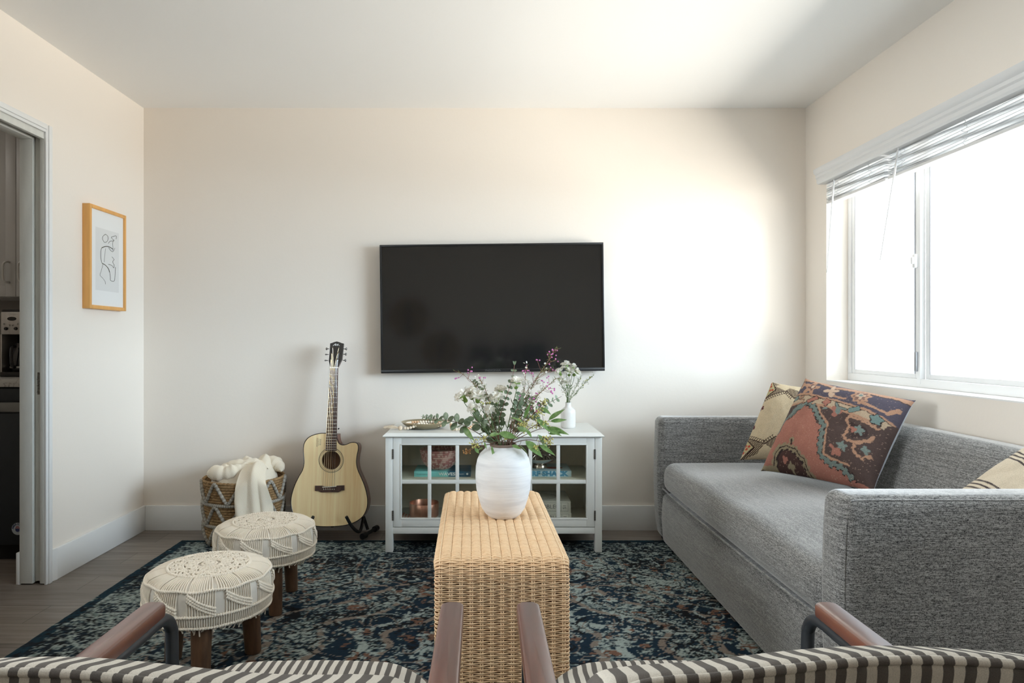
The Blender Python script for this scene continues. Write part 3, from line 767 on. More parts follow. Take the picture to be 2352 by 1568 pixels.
pillow('throw_pillow', 'cream pillow with dark triple stripes behind the near sofa arm', (
    (1.44, 1.965, .505), (1.745, 1.955, .69), (1.735, 2.16, .768), (1.405, 2.16, .535)), .050, paint_stripe, seed=11, mt=m_tanw, edge=.02, ears=.0)

# ================================================================ television
tv = thing('television', 'large black flat television mounted on the wall above the white cabinet', 'television', at(1130.5, 707, 3.90))
m_bez = M('tv_bezel', (.012, .012, .013), .28); m_scr = M('tv_glass', (.011, .011, .011), .09, spec=.85)
W, H, D = 1.276/2, .732/2, .055
R = np.array([[math.cos(-.0117), 0, math.sin(-.0117)], [0, 1, 0], [-math.sin(-.0117), 0, math.cos(-.0117)]])
def tvb(*boxes, **k):
    b = MB()
    for lo, hi in boxes: b.box(lo, hi, **k)
    return b.xf(R)
tvb(((-W, -.012, H-.011), (W, .03, H)), ((-W, -.012, -H), (W, .03, -H+.020)), ((-W, -.012, -H+.018), (-W+.011, .03, H-.009)), ((W-.011, -.012, -H+.018), (W, .03, H-.009)), bev=.0025).build('bezel', m_bez, tv)
tvb(((-W+.009, -.006, -H+.016), (W-.009, .0, H-.009))).build('screen', m_scr, tv, smooth=False)
tvb(((-W+.01, .0, -H+.01), (W-.01, .028, H-.01)), bev=.004).build('back_shell', m_bez, tv)
tvb(((-.2, .028, -.15), (.2, .0599, .15)), bev=.002).build('wall_mount', m_bez, tv)
b = MB(); b.text('INSIGNIA', .016, (0.0, -.0125, -H+.010), EX, EZ, -EY, .0003, sx=1.35); b.xf(R); b.build('lettering', M('tv_letters', (.10, .10, .10), .4), tv, smooth=False)

# ================================================================ framed drawing on the left wall
def onw(px, py, X=-1.9305):
    Y = X*F/(px-CX); return np.array([X, Y, CZ-(py-CY)/F*Y])
pf = thing('picture_frame', 'light wood framed line drawing hanging on the left wall', 'picture', (XL, 3.525, 1.258))
y0, y1, z0, z1, xf_ = 3.353, 3.695, 1.256, 1.772, -1.932
m_pine = M('honey_pine', srgb(226, 168, 96), .5, var=.08, vs=(40, 40, 4))
b = MB(); fw = .018
for lo, hi in (((XL, y0, z0), (xf_, y0+fw, z1)), ((XL, y1-fw, z0), (xf_, y1, z1)), ((XL, y0+fw, z0), (xf_, y1-fw, z0+fw)), ((XL, y0+fw, z1-fw), (xf_, y1-fw, z1))): b.box(lo, hi, bev=.0015)
b.build('frame', m_pine, pf, world=True)
b = MB(); b.box((XL+.004, y0+fw, z0+fw), (xf_-.008, y1-fw, z1-fw)); b.build('mat_board', M('white_mat', (.80, .80, .79), .6), pf, world=True, smooth=False)
b = MB(); xp = xf_-.0078
b.add([(xp, y0+.062, z0+.095), (xp, y1-.062, z0+.095), (xp, y1-.062, z1-.105), (xp, y0+.062, z1-.105)], [(3, 2, 1, 0)][0:1]); pr = b.build('print', M('grey_print', (.71, .71, .70), .6), pf, world=True, smooth=False)
b = MB()
cp = lambda x, y: onw(x/2.6125, 200+y/2.6125, xp+.0006)
for r, pts in ((1, [(633, 882), (618, 895), (616, 912), (626, 930), (640, 928), (649, 912), (646, 893), (633, 882)]), (1, [(650, 938), (662, 924), (684, 922), (668, 902), (680, 896), (697, 893), (697, 912)]),
               (.7, [(684, 915), (676, 935), (678, 965), (680, 985), (690, 965)]), (1.8, [(610, 964), (632, 956), (655, 958), (678, 972)]), (1, [(652, 962), (664, 980), (678, 988)]),
               (1, [(610, 964), (605, 985), (605, 1025), (612, 1056)]), (1.8, [(612, 1056), (630, 1066), (648, 1085), (658, 1110)]), (1, [(658, 1110), (662, 1140), (664, 1160), (686, 1162), (690, 1130), (692, 1080)]),
               (1, [(672, 1018), (684, 1034), (676, 1048), (684, 1066), (682, 1085), (672, 1070), (650, 1062)]), (.6, [(634, 968), (628, 1010), (626, 1050)]), (.7, [(618, 1062), (608, 1100), (601, 1128), (616, 1145), (630, 1165), (634, 1182)])):
    b.tube(smooth_path([cp(*p) for p in pts], 4), .0011*r, 4, caps=False)
b.build('line_drawing', M('ink', (.06, .055, .03), .6), pr, world=True)
# ================================================================ white display cabinet
m_cw = M('white_lacquer', (.78, .79, .76), .38)
m_in = M('cabinet_inside', (.82, .79, .70), .6)
m_hinge = M('dark_hinge', (.12, .11, .10), .4, .7)
m_cgl, N, L, B = nodes_of('cabinet_glass')
tr = N.new('ShaderNodeBsdfTransparent'); gl = N.new('ShaderNodeBsdfGlossy'); mx = N.new('ShaderNodeMixShader')
tr.inputs['Color'].default_value = (.97, .97, .94, 1); gl.inputs['Roughness'].default_value = .03; mx.inputs[0].default_value = .05
L.new(tr.outputs[0], mx.inputs[1]); L.new(gl.outputs[0], mx.inputs[2]); L.new(mx.outputs[0], N['Material Output'].inputs['Surface'])
x0, x1, yf, yb = -.502, .609, 3.50, 3.925
cab = thing('display_cabinet', 'white media cabinet with two glazed doors under the television', 'cabinet', ((x0+x1)/2, (yf+yb)/2, 0))
def cb(name, boxes, m=m_cw, par=None, bev=.002):
    b = MB()
    for lo, hi in boxes: b.box(lo, hi, bev=bev)
    return b.build(name, m, par or cab, world=True)
b = MB()
def slab(prof, lo, hi):
    ring = []
    for dz, ins in prof:
        ring.append([(lo[0]+ins, lo[1]+ins, dz), (hi[0]-ins, lo[1]+ins, dz), (hi[0]-ins, hi[1], dz), (lo[0]+ins, hi[1], dz)])
    b.grid(np.array(ring), cv=True); k = b.n
    b.Fs.append((k-4, k-3, k-2, k-1)); b.mi.append(0); q = k-4*len(prof); b.Fs.append((q+3, q+2, q+1, q)); b.mi.append(0)
slab([(.603, .010), (.605, .002), (.608, 0), (.610, .001), (.624, .016), (.625, .020)], (x0-.012, yf-.020), (x1+.010, yb+.008))
b.build('top', m_cw, cab, world=True, ang=20)
for xa, xb, ya, zb in ((x0, x0+.038, yf, .012), (x1-.036, x1, yf, .012), (x0, x0+.038, yb-.038, 0), (x1-.036, x1, yb-.038, 0)):
    cb('leg', [((xa, ya, zb), (xb, ya+.038, .603))])
cb('bottom_rail', [((x0+.038, yf+.003, .106), (x1-.036, yf+.022, .138))])
cb('top_rail', [((x0+.038, yf+.003, .592), (x1-.036, yf+.022, .603))])
cb('side_panel', [((x0+.006, yf+.038, .106), (x0+.026, yb-.038, .603))]); cb('side_panel', [((x1-.026, yf+.038, .106), (x1-.006, yb-.038, .603))])
cb('bottom_panel', [((x0+.026, yf+.022, .125), (x1-.026, yb-.008, .142))], m_in, bev=0)
cb('back_panel', [((x0+.026, yb-.016, .125), (x1-.026, yb-.006, .603))], m_in, bev=0)
cb('liner', [((x0+.0262, yf+.040, .142), (x0+.0385, yb-.016, .602)), ((x1-.0385, yf+.040, .142), (x1-.0262, yb-.016, .602)), ((x0+.04, yf+.03, .596), (x1-.04, yb-.016, .602))], m_in, bev=0)
cb('divider', [((.047, yf+.30, .142), (.060, yb-.016, .596))], m_in, bev=0)
cb('shelf', [((x0+.0385, yf+.034, .366), (x1-.0385, yb-.017, .384))], M('shelf_paint', (.66, .66, .58), .5), bev=.001)
m_peg = m_hinge
def door(xa, xb, mun, hinge_x):
    z0, z1 = .1415, .5995; sw = .0435; yd = yf+.001
    gx0, gx1, gz0, gz1 = xa+sw, xb-sw, z0+.0445, z1-.0385
    d = cb('door', [((xa, yd, z0), (gx0, yd+.019, z1)), ((gx1, yd, z0), (xb, yd+.019, z1)), ((gx0-.001, yd, z0), (gx1+.001, yd+.019, gz0)), ((gx0-.001, yd, gz1), (gx1+.001, yd+.019, z1))], bev=.0018)
    b = MB()
    for lo, hi in (((gx0-.007, yd-.0025, gz0-.007), (gx1+.007, yd+.004, gz0)), ((gx0-.007, yd-.0025, gz1), (gx1+.007, yd+.004, gz1+.007)), ((gx0-.007, yd-.0025, gz0), (gx0, yd+.004, gz1)), ((gx1, yd-.0025, gz0), (gx1+.007, yd+.004, gz1))): b.box(lo, hi, bev=.0015)
    b.build('glazing_bead', m_cw, d, world=True)
    b = MB(); wv = .0185
    for k in (1, 2):
        xm = gx0+(gx1-gx0)*k/3; b.box((xm-wv/2, yd+.001, gz0), (xm+wv/2, yd+.012, gz1), bev=.002)
    zm = gz0+(gz1-gz0)*.497; b.box((gx0, yd+.0008, zm-.010), (gx1, yd+.0118, zm+.010), bev=.002)
    b.build('muntins', m_cw, d, world=True)
    b = MB(); b.box((gx0-.004, yd+.013, gz0-.004), (gx1+.004, yd+.016, gz1+.004)); b.build('pane', m_cgl, d, world=True, smooth=False)
    for zc in (.20, .515):
        b = MB()
        for k in range(5): b.tube([(hinge_x, yd-.001, zc-.025+.0102*k), (hinge_x, yd-.001, zc-.0157+.0102*k)], .0042, 8)
        b.box((hinge_x-.004, yd, zc-.025), (hinge_x+.004, yd+.004, zc+.025)); b.build('hinge', m_hinge, d, world=True)
door(x0+.0395, .0525, 0, x0+.0388); door(.0545, x1-.0375, 0, x1-.0368)
for xx in (.035, .072):
    b = MB(); b.lathe([(0, .020), (.008, .019), (.010, .013), (.005, .007), (.005, 0)], 16); b.xf(np.array([[1, 0, 0], [0, 0, -1], [0, 1, 0]]), (xx, yf+.001, .36)); b.build('knob', m_cw, cab, world=True)

# ---- things inside
def book(name, label, cat, xa, xb, y0, y1, z0, z1, m_cover, m_page, lets, par=None):
    t = thing(name, label, cat, ((xa+xb)/2, (y0+y1)/2, z0))
    b = MB(); c = .0022
    b.box((xa, y0, z0), (xb, y0+.004, z1), bev=.001); b.box((xa, y0+.003, z1-c), (xb, y1, z1), bev=.0005); b.box((xa, y0+.003, z0), (xb, y1, z0+c), bev=.0005)
    b.build('cover', m_cover, t, world=True)
    b = MB(); b.box((xa+.003, y0+.0041, z0+c), (xb-.003, y1-.004, z1-c)); b.build('pages', m_page, t, world=True, smooth=False)
    for txt, s, xx, zz, m, sx, bo in lets:
        b = MB(); b.text(txt, s, (xx, y0-.0003, zz), EX, EZ, -EY, .0004, sx=sx, bold=bo); b.build('lettering', m, t, world=True, smooth=False)
    return t
m_page = M('page_edges', (.70, .68, .62), .8)
def two_tone(name, ca, cb_, xsplit):
    m, N, L, B = nodes_of(name)
    g = N.new('ShaderNodeTexCoord'); sx = N.new('ShaderNodeSeparateXYZ'); L.new(g.outputs['Object'], sx.inputs[0])
    f = noise(N, L, mapping(N, L, (60, 60, 60)), 1, 4)
    ad = N.new('ShaderNodeMath'); ad.operation = 'MULTIPLY_ADD'; ad.inputs[1].default_value = .03; L.new(f, ad.inputs[0]); L.new(sx.outputs['X'], ad.inputs[2])
    L.new(ramp(N, L, ad.outputs[0], [(xsplit, ca), (xsplit+.012, cb_)]), B.inputs['Base Color']); B.inputs['Roughness'].default_value = .35; return m
m_lt = M('letter_white', (.80, .86, .86), .5); m_ld = M('letter_dark', (.03, .07, .08), .5)
bk = book('book', 'teal hardback lying under the pink woven bowl on the cabinet shelf', 'book', -.362, -.066, 3.575, 3.76, .384, .4125,
     two_tone('teal_cover', srgb(130, 214, 216), srgb(26, 92, 122), .040), m_page,
     [('WAVES', .022, -.190, .398, m_lt, 1.2, .0006), ('The Surf Coast and Its', .0075, -.315, .397, m_ld, 1, 0), ('Photographs', .0075, -.120, .399, m_lt, 1, 0)])
b = MB(); b.lathe([(0, 0), (.0055, 0), (.0055, .0006), (0, .0006)], 16); b.xf(np.array([[1, 0, 0], [0, 0, -1], [0, 1, 0]]), (-.084, 3.575, .399)); b.build('emblem', m_lt, bk, world=True, smooth=False)
m_sb = M('letter_blue', srgb(86, 156, 196), .5); m_sr = M('letter_red', (.45, .12, .08), .5)
bk2 = book('book', 'pale blue book lying under the silver bowl on the cabinet shelf', 'book', .150, .462, 3.575, 3.80, .384, .4145, M('pale_blue_cover', srgb(196, 226, 240), .4), m_page,
     [('SURF SHACK', .0335, .3235, .3995, m_sb, 1.22, .0022), ('SURF SHACK   THE NEW COASTAL STYLE', .0062, .345, .399, m_ld, 1, .0002)])
b = MB(); b.lathe([(0, .0004), (.052, .0004), (.052, 0)], 28, (.375, 3.665, .4146), sy=.5); b.build('cover_art', m_sr, bk2, world=True, smooth=False)
# pink coiled bowl
def coil_bowl(name, label, c, prof, m, rows, rim=.2, knot=70):
    t = thing(name, label, 'bowl', c)
    P = smooth_path(np.array(prof), 12); seg = np.concatenate([[0], np.cumsum(np.linalg.norm(np.diff(P, axis=0), axis=1))])
    b = MB()
    for i in range(rows):
        s = seg[-1]*(i+.5)/rows; r = np.interp(s, seg, P[:, 0]); z = np.interp(s, seg, P[:, 1]); tr_ = seg[-1]/rows*.56
        a = np.linspace(0, 2*PI, 200, endpoint=False); kk = max(12, int(knot*r/.1))
        rr = tr_*(1+.14*np.sin(a*kk+i*2))
        pts = np.stack([(r-tr_*.3)*np.cos(a), (r-tr_*.3)*np.sin(a), z+0*a], 1)
        cc = np.where((vnoise(a*kk/(2*PI), a*0+i*7.1, 1, 5) > .46)[:, None], np.array(srgb(218, 182, 172)), np.array(srgb(186, 128, 124)))
        b.tube(pts, rr, 7, closed=True, col=np.repeat(cc, 7, axis=0))
    b.build('woven_wall', m, t); return t
bw = coil_bowl('woven_bowl', 'pink and cream coiled woven bowl standing on the teal book', (at(1009, 1060, 3.66)[0], 3.665, .413), [(.028, .004), (.058, .008), (.085, .040), (.097, .080), (.102, .104)], M_attr('woven_straw', .85, 900, .3, .001, .2), 13)
m_cop = M('copper', (.58, .30, .22), .32, .85, var=.25, vs=(40, 40, 6))
cpb = thing('copper_bowl', 'copper straight sided bowl on the yellow game box in the cabinet', 'bowl', (at(974, 1160, 3.64)[0], 3.645, .163))
b = MB(); b.lathe([(0, .004), (.070, .004), (.074, .008), (.0765, .070), (.0775, .072), (.079, .070), (.0775, .006), (.074, 0), (0, 0)][::-1], 48); b.build('wall', m_cop, cpb)
gb = thing('game_box', 'flat white and yellow game box with red letters under the copper bowl', 'box', (-.315, 3.68, .142))
m_yel = M('yellow_card', srgb(238, 196, 96), .5); m_wc = M('white_card', (.66, .67, .65), .5); m_red = M('red_print', (.62, .14, .07), .5)
b = MB(); b.box((-.445, 3.555, .142), (-.16, 3.83, .1625), bev=.001); b.build('lid', m_wc, gb, world=True)
b = MB(); b.box((-.376, 3.5542, .1435), (-.162, 3.5555, .1618)); b.build('side_band', m_yel, gb, world=True, smooth=False)
b = MB(); b.text('GAME NIGHT', .013, (-.275, 3.554, .157), EX, EZ, -EY, .0003, sx=1.2, bold=.001); b.build('lettering', m_red, gb, world=True, smooth=False)
b = MB()
for k in range(9): b.box((-.438+.007*(k % 4), 3.5541, .1455+.004*(k//3)), (-.434+.007*(k % 4), 3.5551, .148+.004*(k//3)))
b.build('side_print', m_red, gb, world=True, smooth=False); b = MB()
for k in range(16): b.box((-.435+.016*(k % 5), 3.60+.03*(k//5), .1625), (-.425+.016*(k % 5), 3.615+.03*(k//5), .1632))
b.build('lid_print', m_red, gb, world=True, smooth=False)
# silver footed bowl with pierced rim
m_sil = M('tarnished_silver', (.62, .57, .52), .25, 1.0, var=.2, vs=(30, 30, 30))
sb = thing('silver_bowl', 'tarnished silver footed bowl with pierced rim on the pale blue book', 'bowl', (at(1240, 1060, 3.66)[0], 3.665, .4148))
b = MB(); b.lathe([(0, 0), (.040, 0), (.042, .004), (.038, .010), (.037, .018), (.030, .022), (.045, .027), (.075, .040), (.090, .054), (.091, .056), (.088, .057), (.070, .044), (.040, .032), (0, .030)], 48); b.build('body', m_sil, sb)
b = MB()
for i in range(16):
    a = 2*PI*i/16
    pts = [(.089*math.cos(a+d), .089*math.sin(a+d), z) for d, z in ((-.19, .056), (-.15, .070), (0, .078), (.15, .070), (.19, .056))]
    pts = [(p[0]*(1-(p[2]-.056)*14), p[1]*(1-(p[2]-.056)*14), p[2]) for p in pts]
    b.tube(smooth_path(pts, 5), .0028, 6)
    q = [(.085*math.cos(a+d), .085*math.sin(a+d), z) for d, z in ((-.06, .057), (0, .066), (.06, .057))]
    q = [(p[0]*(1-(p[2]-.056)*14), p[1]*(1-(p[2]-.056)*14), p[2]) for p in q]; b.tube(smooth_path(q, 4), .002, 5)
a = np.linspace(0, 2*PI, 60, endpoint=False); b.tube(np.stack([.060*np.cos(a), .060*np.sin(a), .079+0*a], 1), .004, 6, closed=True)
b.build('pierced_rim', m_sil, sb)
b = MB(); b.lathe([(.060, .078), (.045, .084), (.022, .088), (.012, .096), (.016, .104), (.010, .112), (0, .114)], 32); b.build('lid', m_sil, sb)
# two word game boxes
def wordbox(label, xb, y0, z0, z1, txt):
    t = thing('game_box', label, 'box', (xb-.13, y0+.13, z0), group='white game boxes in the cabinet')
    xa = xb-.262
    b = MB(); b.box((xa, y0, z0), (xb, y0+.262, z1-.0004), bev=.0025); b.build('lid', M('off_white_box', (.66, .66, .62), .55), t, world=True)
    m_gp = M('grey_print_ink', (.14, .14, .14), .6)
    b = MB(); zc = (z0+z1)/2; f = .0012; hx0, hx1, hz0, hz1 = xa+.012, xb-.014, z0+.007, z1-.007; xs_ = xb-.052
    for lo, hi in (((hx0, hz0), (hx1, hz0+f)), ((hx0, hz1-f), (hx1, hz1)), ((hx0, hz0), (hx0+f, hz1)), ((hx1-f, hz0), (hx1, hz1)), ((xs_, hz0), (xs_+f, hz1))):
        b.box((lo[0], y0-.0004, lo[1]), (hi[0], y0+.0002, hi[1]))
    b.build('spine_border', m_gp, t, world=True, smooth=False)
    b = MB(); b.text(txt, .030, ((hx0+xs_)/2+.012, y0-.0002, zc), EX, EZ, -EY, .0003, sx=1.02); b.build('lettering', m_gp, t, world=True, smooth=False)
    b = MB(); b.text('S1', .024, ((xs_+hx1)/2, y0-.0002, zc), EZ, -EX, -EY, .0003); b.build('tile_mark', m_gp, t, world=True, smooth=False)
    if z1 > .22:
        a = np.linspace(0, 2*PI, 60, endpoint=False)
        b = MB(); b.tube(np.stack([xb-.15+.085*np.cos(a), y0+.12+.07*np.sin(a), z1+.0002+0*a], 1), .0008, 5, closed=True); b.build('lid_oval', m_gp, t, world=True)
wordbox('lower white word game box standing on the cabinet floor', .462, 3.575, .142, .197, 'SCRABBLE')
wordbox('upper white word game box with an oval on its lid', .459, 3.575, .1972, .256, 'SCRABBLE®')

# ---- things on top
m_brs = M('aged_brass', (.44, .37, .24), .36, .75, var=.1, vs=(20, 20, 20))
bc = np.array([at(975, 980, 3.69)[0], 3.69, .6255])
bb = thing('brass_bowl', 'wide shallow brass bowl holding a string of wooden beads', 'bowl', bc)
b = MB(); b.lathe([(0, 0), (.078, 0), (.084, .002), (.108, .018), (.124, .033), (.125, .035), (.122, .0345), (.104, .021), (.080, .006), (0, .005)], 56); b.build('wall', m_brs, bb)
m_bead = M('white_wood_bead', srgb(240, 226, 206), .55, var=.06, vs=(90, 90, 90)); m_beadt = M('tan_wood_bead', srgb(228, 188, 150), .55, var=.08, vs=(90, 90, 90)); m_cot = M('cotton_string', srgb(226, 208, 184), .9, bs=400, bstr=.4)
gar = thing('bead_garland', 'string of white wooden beads with tassels draped over the brass bowl', 'garland', (bc[0], 3.66, .626))
tz = .6255+.0075
ctl = [(-.418, 3.595, tz+.002), (-.395, 3.588, tz+.004), (-.365, 3.585, tz+.013), (-.338, 3.592, tz+.027), (-.310, 3.607, tz+.024), (-.27, 3.615, tz+.016), (-.225, 3.635, tz+.013), (-.205, 3.69, tz+.014), (-.24, 3.765, tz+.012), (-.32, 3.785, tz+.014), (-.40, 3.75, tz+.015), (-.415, 3.68, tz+.014), (-.375, 3.64, tz+.016),
       (-.31, 3.655, tz+.010), (-.25, 3.665, tz+.016), (-.205, 3.66, tz+.028), (-.180, 3.652, tz+.034), (-.172, 3.635, tz+.022), (-.165, 3.59, tz), (-.140, 3.565, tz), (-.112, 3.566, tz), (-.08, 3.585, tz), (-.06, 3.61, tz+.012)]
P = smooth_path(ctl, 30); s_ = np.concatenate([[0], np.cumsum(np.linalg.norm(np.diff(P, axis=0), axis=1))])
n_ = int(s_[-1]/.0152); bead_me = {}
for i in range(n_):
    p = np.array([np.interp(s_[-1]*(i+.5)/n_, s_, P[:, k]) for k in range(3)])
    mk = m_beadt if (i % 9) in (4, 5, 6) and i > 10 else m_bead
    if mk.name not in bead_me:
        b = MB(); b.ball((0, 0, 0), .0077, 14); o = b.build('bead', mk, gar); bead_me[mk.name] = o.data
    else:
        o = bpy.data.objects.new('bead', bead_me[mk.name]); C.objects.link(o); o.parent = gar
    o.location = [float(v) for v in p-np.array(gar.location)]
def tassel(c, d, spread, n=34):
    c, d = np.array(c, float), nrm(d)
    b = MB(); r = np.random.RandomState(int(abs(c[0])*1e4))
    b.ball(c+d*.012, .0125, 12)
    for i in range(n):
        o = r.normal(0, 1, 3)*spread; o[2] = abs(o[2])*.5
        e = c+d*(.075+.02*r.rand())+o; e[2] = max(e[2], .628)
        mid = (c+d*.02+e)/2+r.normal(0, .003, 3)+np.array([0, 0, .004]); mid[2] = max(mid[2], .628)
        b.tube(smooth_path([c+d*.018+r.normal(0, .003, 3)*np.array([1, 1, .5]), mid, e], 4), .0014, 5)
    b.build('tassel', m_cot, gar, world=True)
tassel((-.425, 3.597, .637), (-1, -.03, -.02), .010); tassel((-.052, 3.63, .650), (.3, .9, .05), .008)
bv = thing('bottle_vase', 'small white bottle vase with white flowers at the back of the cabinet top', 'vase', (at(1305, 980, 3.70)[0], 3.70, .6255))
m_cer = M('white_glaze', (.80, .79, .77), .22, var=.02, vs=(20, 20, 20), coat=.3)
b = MB(); b.lathe([(0, 0), (.034, 0), (.0385, .004), (.040, .012), (.040, .085), (.037, .098), (.028, .106), (.018, .113), (.0155, .120), (.0155, .134), (.0165, .137), (.0145, .137), (.013, .125), (.013, .10), (0, .09)], 48); b.build('body', m_cer, bv)

# ================================================================ wicker bench
def make_bench():
    t = thing('wicker_bench', 'honey rattan waterfall bench in the middle of the room carrying the white vase', 'bench', (.046, 2.45, 0), math.radians(1.1))
    Lh, Hh, R_, Wd, Th = .475, .458, .055, .392, .045
    pts = [(-Lh, .012), (-Lh, Hh-R_)]
    for a in np.linspace(PI, PI/2, 14)[1:]: pts.append((-Lh+R_+R_*math.cos(a), Hh-R_+R_*math.sin(a)))
    pts.append((Lh-R_, Hh))
    for a in np.linspace(PI/2, 0, 14)[1:]: pts.append((Lh-R_+R_*math.cos(a), Hh-R_+R_*math.sin(a)))
    pts.append((Lh, .012))
    Q = np.array(pts); sg = np.concatenate([[0], np.cumsum(np.linalg.norm(np.diff(Q, axis=0), axis=1))]); Ltot = sg[-1]
    rows = int(Ltot/.0058)
    def frame(s):
        y = np.interp(s, sg, Q[:, 0]); z = np.interp(s, sg, Q[:, 1])
        e = .004; y2 = np.interp(s+e, sg, Q[:, 0])-np.interp(s-e, sg, Q[:, 0]); z2 = np.interp(s+e, sg, Q[:, 1])-np.interp(s-e, sg, Q[:, 1])
        l = math.hypot(y2, z2); ty, tz_ = y2/l, z2/l
        return np.array([0, y, z]), np.array([0, -tz_, ty])     # point, outward normal
    # cross-section loop: rounded rectangle, outer face at n=0, inner face at n=-Th
    rc = .017
    sec = []; nst = 12; pitch = (Wd-2*rc)/nst; sub = 7
    for i in range(nst*sub+1): sec.append((-Wd/2+rc+(Wd-2*rc)*i/(nst*sub), 0, 0, 1, (i/sub)))
    for a in np.linspace(PI/2, -PI/2, 12)[1:-1]: sec.append((Wd/2-rc+rc*math.cos(a), -rc+rc*math.sin(a)-(Th-2*rc)*(a < 0), math.cos(a), math.sin(a), nst+.5*(1-math.sin(a))))
    for i in range(nst+1): sec.append((Wd/2-rc-(Wd-2*rc)*i/nst, -Th, 0, -1, 0))
    for a in np.linspace(-PI/2, -PI*1.5, 12)[1:-1]: sec.append((-Wd/2+rc+rc*math.cos(a), -rc+rc*math.sin(a)-(Th-2*rc)*(math.sin(a) < 0), math.cos(a), math.sin(a), -.5*(1-math.sin(a))))
    S = np.array(sec); r = np.random.RandomState(5)
    b = MB(); base_lo, base_hi = np.array(srgb(222, 174, 126)), np.array(srgb(255, 226, 188))
    for k in range(rows):
        s = Ltot*(k+.5)/rows
        p, n = frame(s)
        flat = np.clip((p[2]-(Hh-.02))/.018, 0, 1)
        alt = (.0021*(1-flat)+.0005*flat)*np.cos(PI*S[:, 4]+PI*(k % 2))
        ridge = .0058*flat*(np.abs(np.cos(PI*(S[:, 4]-.5)))**.8-.6)+.0012*(1-flat)*np.cos(2*PI*S[:, 4])
        on = np.where((S[:, 4] >= -1) & (np.abs(S[:, 3]+1) > .01), 1, 0)
        off = (alt+ridge)*on+.0004*r.normal(size=len(S))
        jit = .0003*np.sin(S[:, 4]*1.9+k)+.0002*r.normal()
        tdir = np.array([0, n[2], -n[1]])
        P = p+np.stack([S[:, 0]+S[:, 2]*off, 0*off, 0*off], 1)+n[None]*((S[:, 1]+S[:, 3]*off)[:, None])+tdir[None]*(jit+.0004*np.sin(S[:, 4]*PI+k))[:, None]
        c = base_lo+(base_hi-base_lo)*np.clip(.62+.09*r.normal(), 0, 1)
        if r.rand() < .02: c = c*.85
        b.tube(P, .0023+.0007*flat+.0001*r.normal(), 5, closed=True, col=np.tile(c, (len(S)*5, 1)), flat=1.0)
    b.build('woven_cane', M_attr('rattan_cane', .55, 300, .25, .001, .05, 200), t, ang=180)
    # paired upright stakes under the weave
    b = MB(); ss = np.linspace(.002, Ltot-.002, 90)
    for i in range(nst+1):
        for dx in (-.0032, .0032):
            P = []
            for s in ss:
                p, n = frame(s); P.append(p+n*-.0012+np.array([-Wd/2+rc+pitch*i+dx, 0, 0]))
            b.tube(np.array(P), .0024, 6, col=base_hi*.95)
    b.build('stakes', M_attr('rattan_stake', .55, 300, .2, .001, .1, 200), t, ang=180)
    # hidden core, added so that no light leaks through the weave
    b = MB()
    G = []
    for s in np.linspace(0, Ltot, 70):
        p, n = frame(s); w = Wd/2-.012
        G.append([p+n*-.007+EX*w, p+n*-.007-EX*w, p+n*-.038-EX*w, p+n*-.038+EX*w])
    b.grid(np.array(G), cv=True); b.build('light_stop_core', M('dark_core', srgb(120, 84, 50), .8), t, ang=30)
make_bench()
vz = thing('ceramic_vase', 'large white ribbed ceramic vase of mixed flowers on the rattan bench', 'vase', (.072, 2.462, .4617))
m_vase, N, L, B = nodes_of('matte_white_ceramic')
f = noise(N, L, mapping(N, L, (2, 2, 75)), 1, 4, .6); f2 = noise(N, L, mapping(N, L, (3, 3, 22)), 1, 4, .6, .5)
L.new(ramp(N, L, f2, [(.38, (.70, .70, .71)), (.55, (.83, .83, .835))]), B.inputs['Base Color']); B.inputs['Roughness'].default_value = .55
bump(N, L, B, f, .35, .004)
k = .256/595
prof = [(0, 0), (112*k, 0), (122*k, 6*k), (150*k, 30*k), (183*k, 80*k), (205*k, 150*k), (225*k, 230*k), (233*k, 330*k), (230*k, 420*k), (217*k, 480*k), (196*k, 525*k), (160*k, 560*k), (118*k, 578*k), (108*k, 588*k)]
b = MB(); b.lathe(prof, 72); b.build('body', m_vase, vz, ang=180)
b = MB(); b.lathe([(108*k, 587*k), (112*k, 590*k), (112*k, 606*k), (108*k, 610*k), (100*k, 608*k), (98*k, 580*k), (110*k, 540*k), (150*k, 480*k), (0, 430*k)], 72); b.build('rim', M('bare_clay_rim', srgb(128, 108, 96), .7), vz, ang=60)
# ================================================================ guitar (measured on its leaning front plane)
ga, gbk = 3.687, .141
gn = nrm((0, -1, gbk)); gv = nrm((0, gbk, 1)); gu = EX
def gp(cx, cy, off=0):
    px, py = 440+cx/3.136, 760+cy/3.136
    d = np.array([(px-CX)/F, 1, -(py-CY)/F]); t = (ga+gbk*CZ)/(1-gbk*d[2])
    return d*t+np.array([0, 0, CZ])+gn*off
gt = thing('acoustic_guitar', 'natural spruce cutaway acoustic guitar leaning in a black stand against the wall', 'guitar', gp(980, 1405))
def wood(name, c1, c2, sc, rough=.35, coat=.3, dist=.6):
    m, N, L, B = nodes_of(name)
    f = noise(N, L, mapping(N, L, sc), 1, 5, .6, dist)
    L.new(ramp(N, L, f, [(.3, c1), (.7, c2)]), B.inputs['Base Color']); B.inputs['Roughness'].default_value = rough; B.inputs['Coat Weight'].default_value = coat
    B.inputs['Coat Roughness'].default_value = .15; return m
m_spr = wood('spruce_top', srgb(240, 206, 150), srgb(255, 236, 188), (45, 3, 1.6), .35, .2, .3)
m_mah = wood('mahogany_body', srgb(74, 36, 24), srgb(104, 54, 36), (9, 9, 60), .3)
m_rose = wood('rosewood', srgb(58, 38, 32), srgb(84, 58, 48), (60, 60, 5), .4, 0)
m_bind = M('dark_binding', (.025, .015, .010), .35); m_head = M('headstock_veneer', (.035, .030, .026), .3)
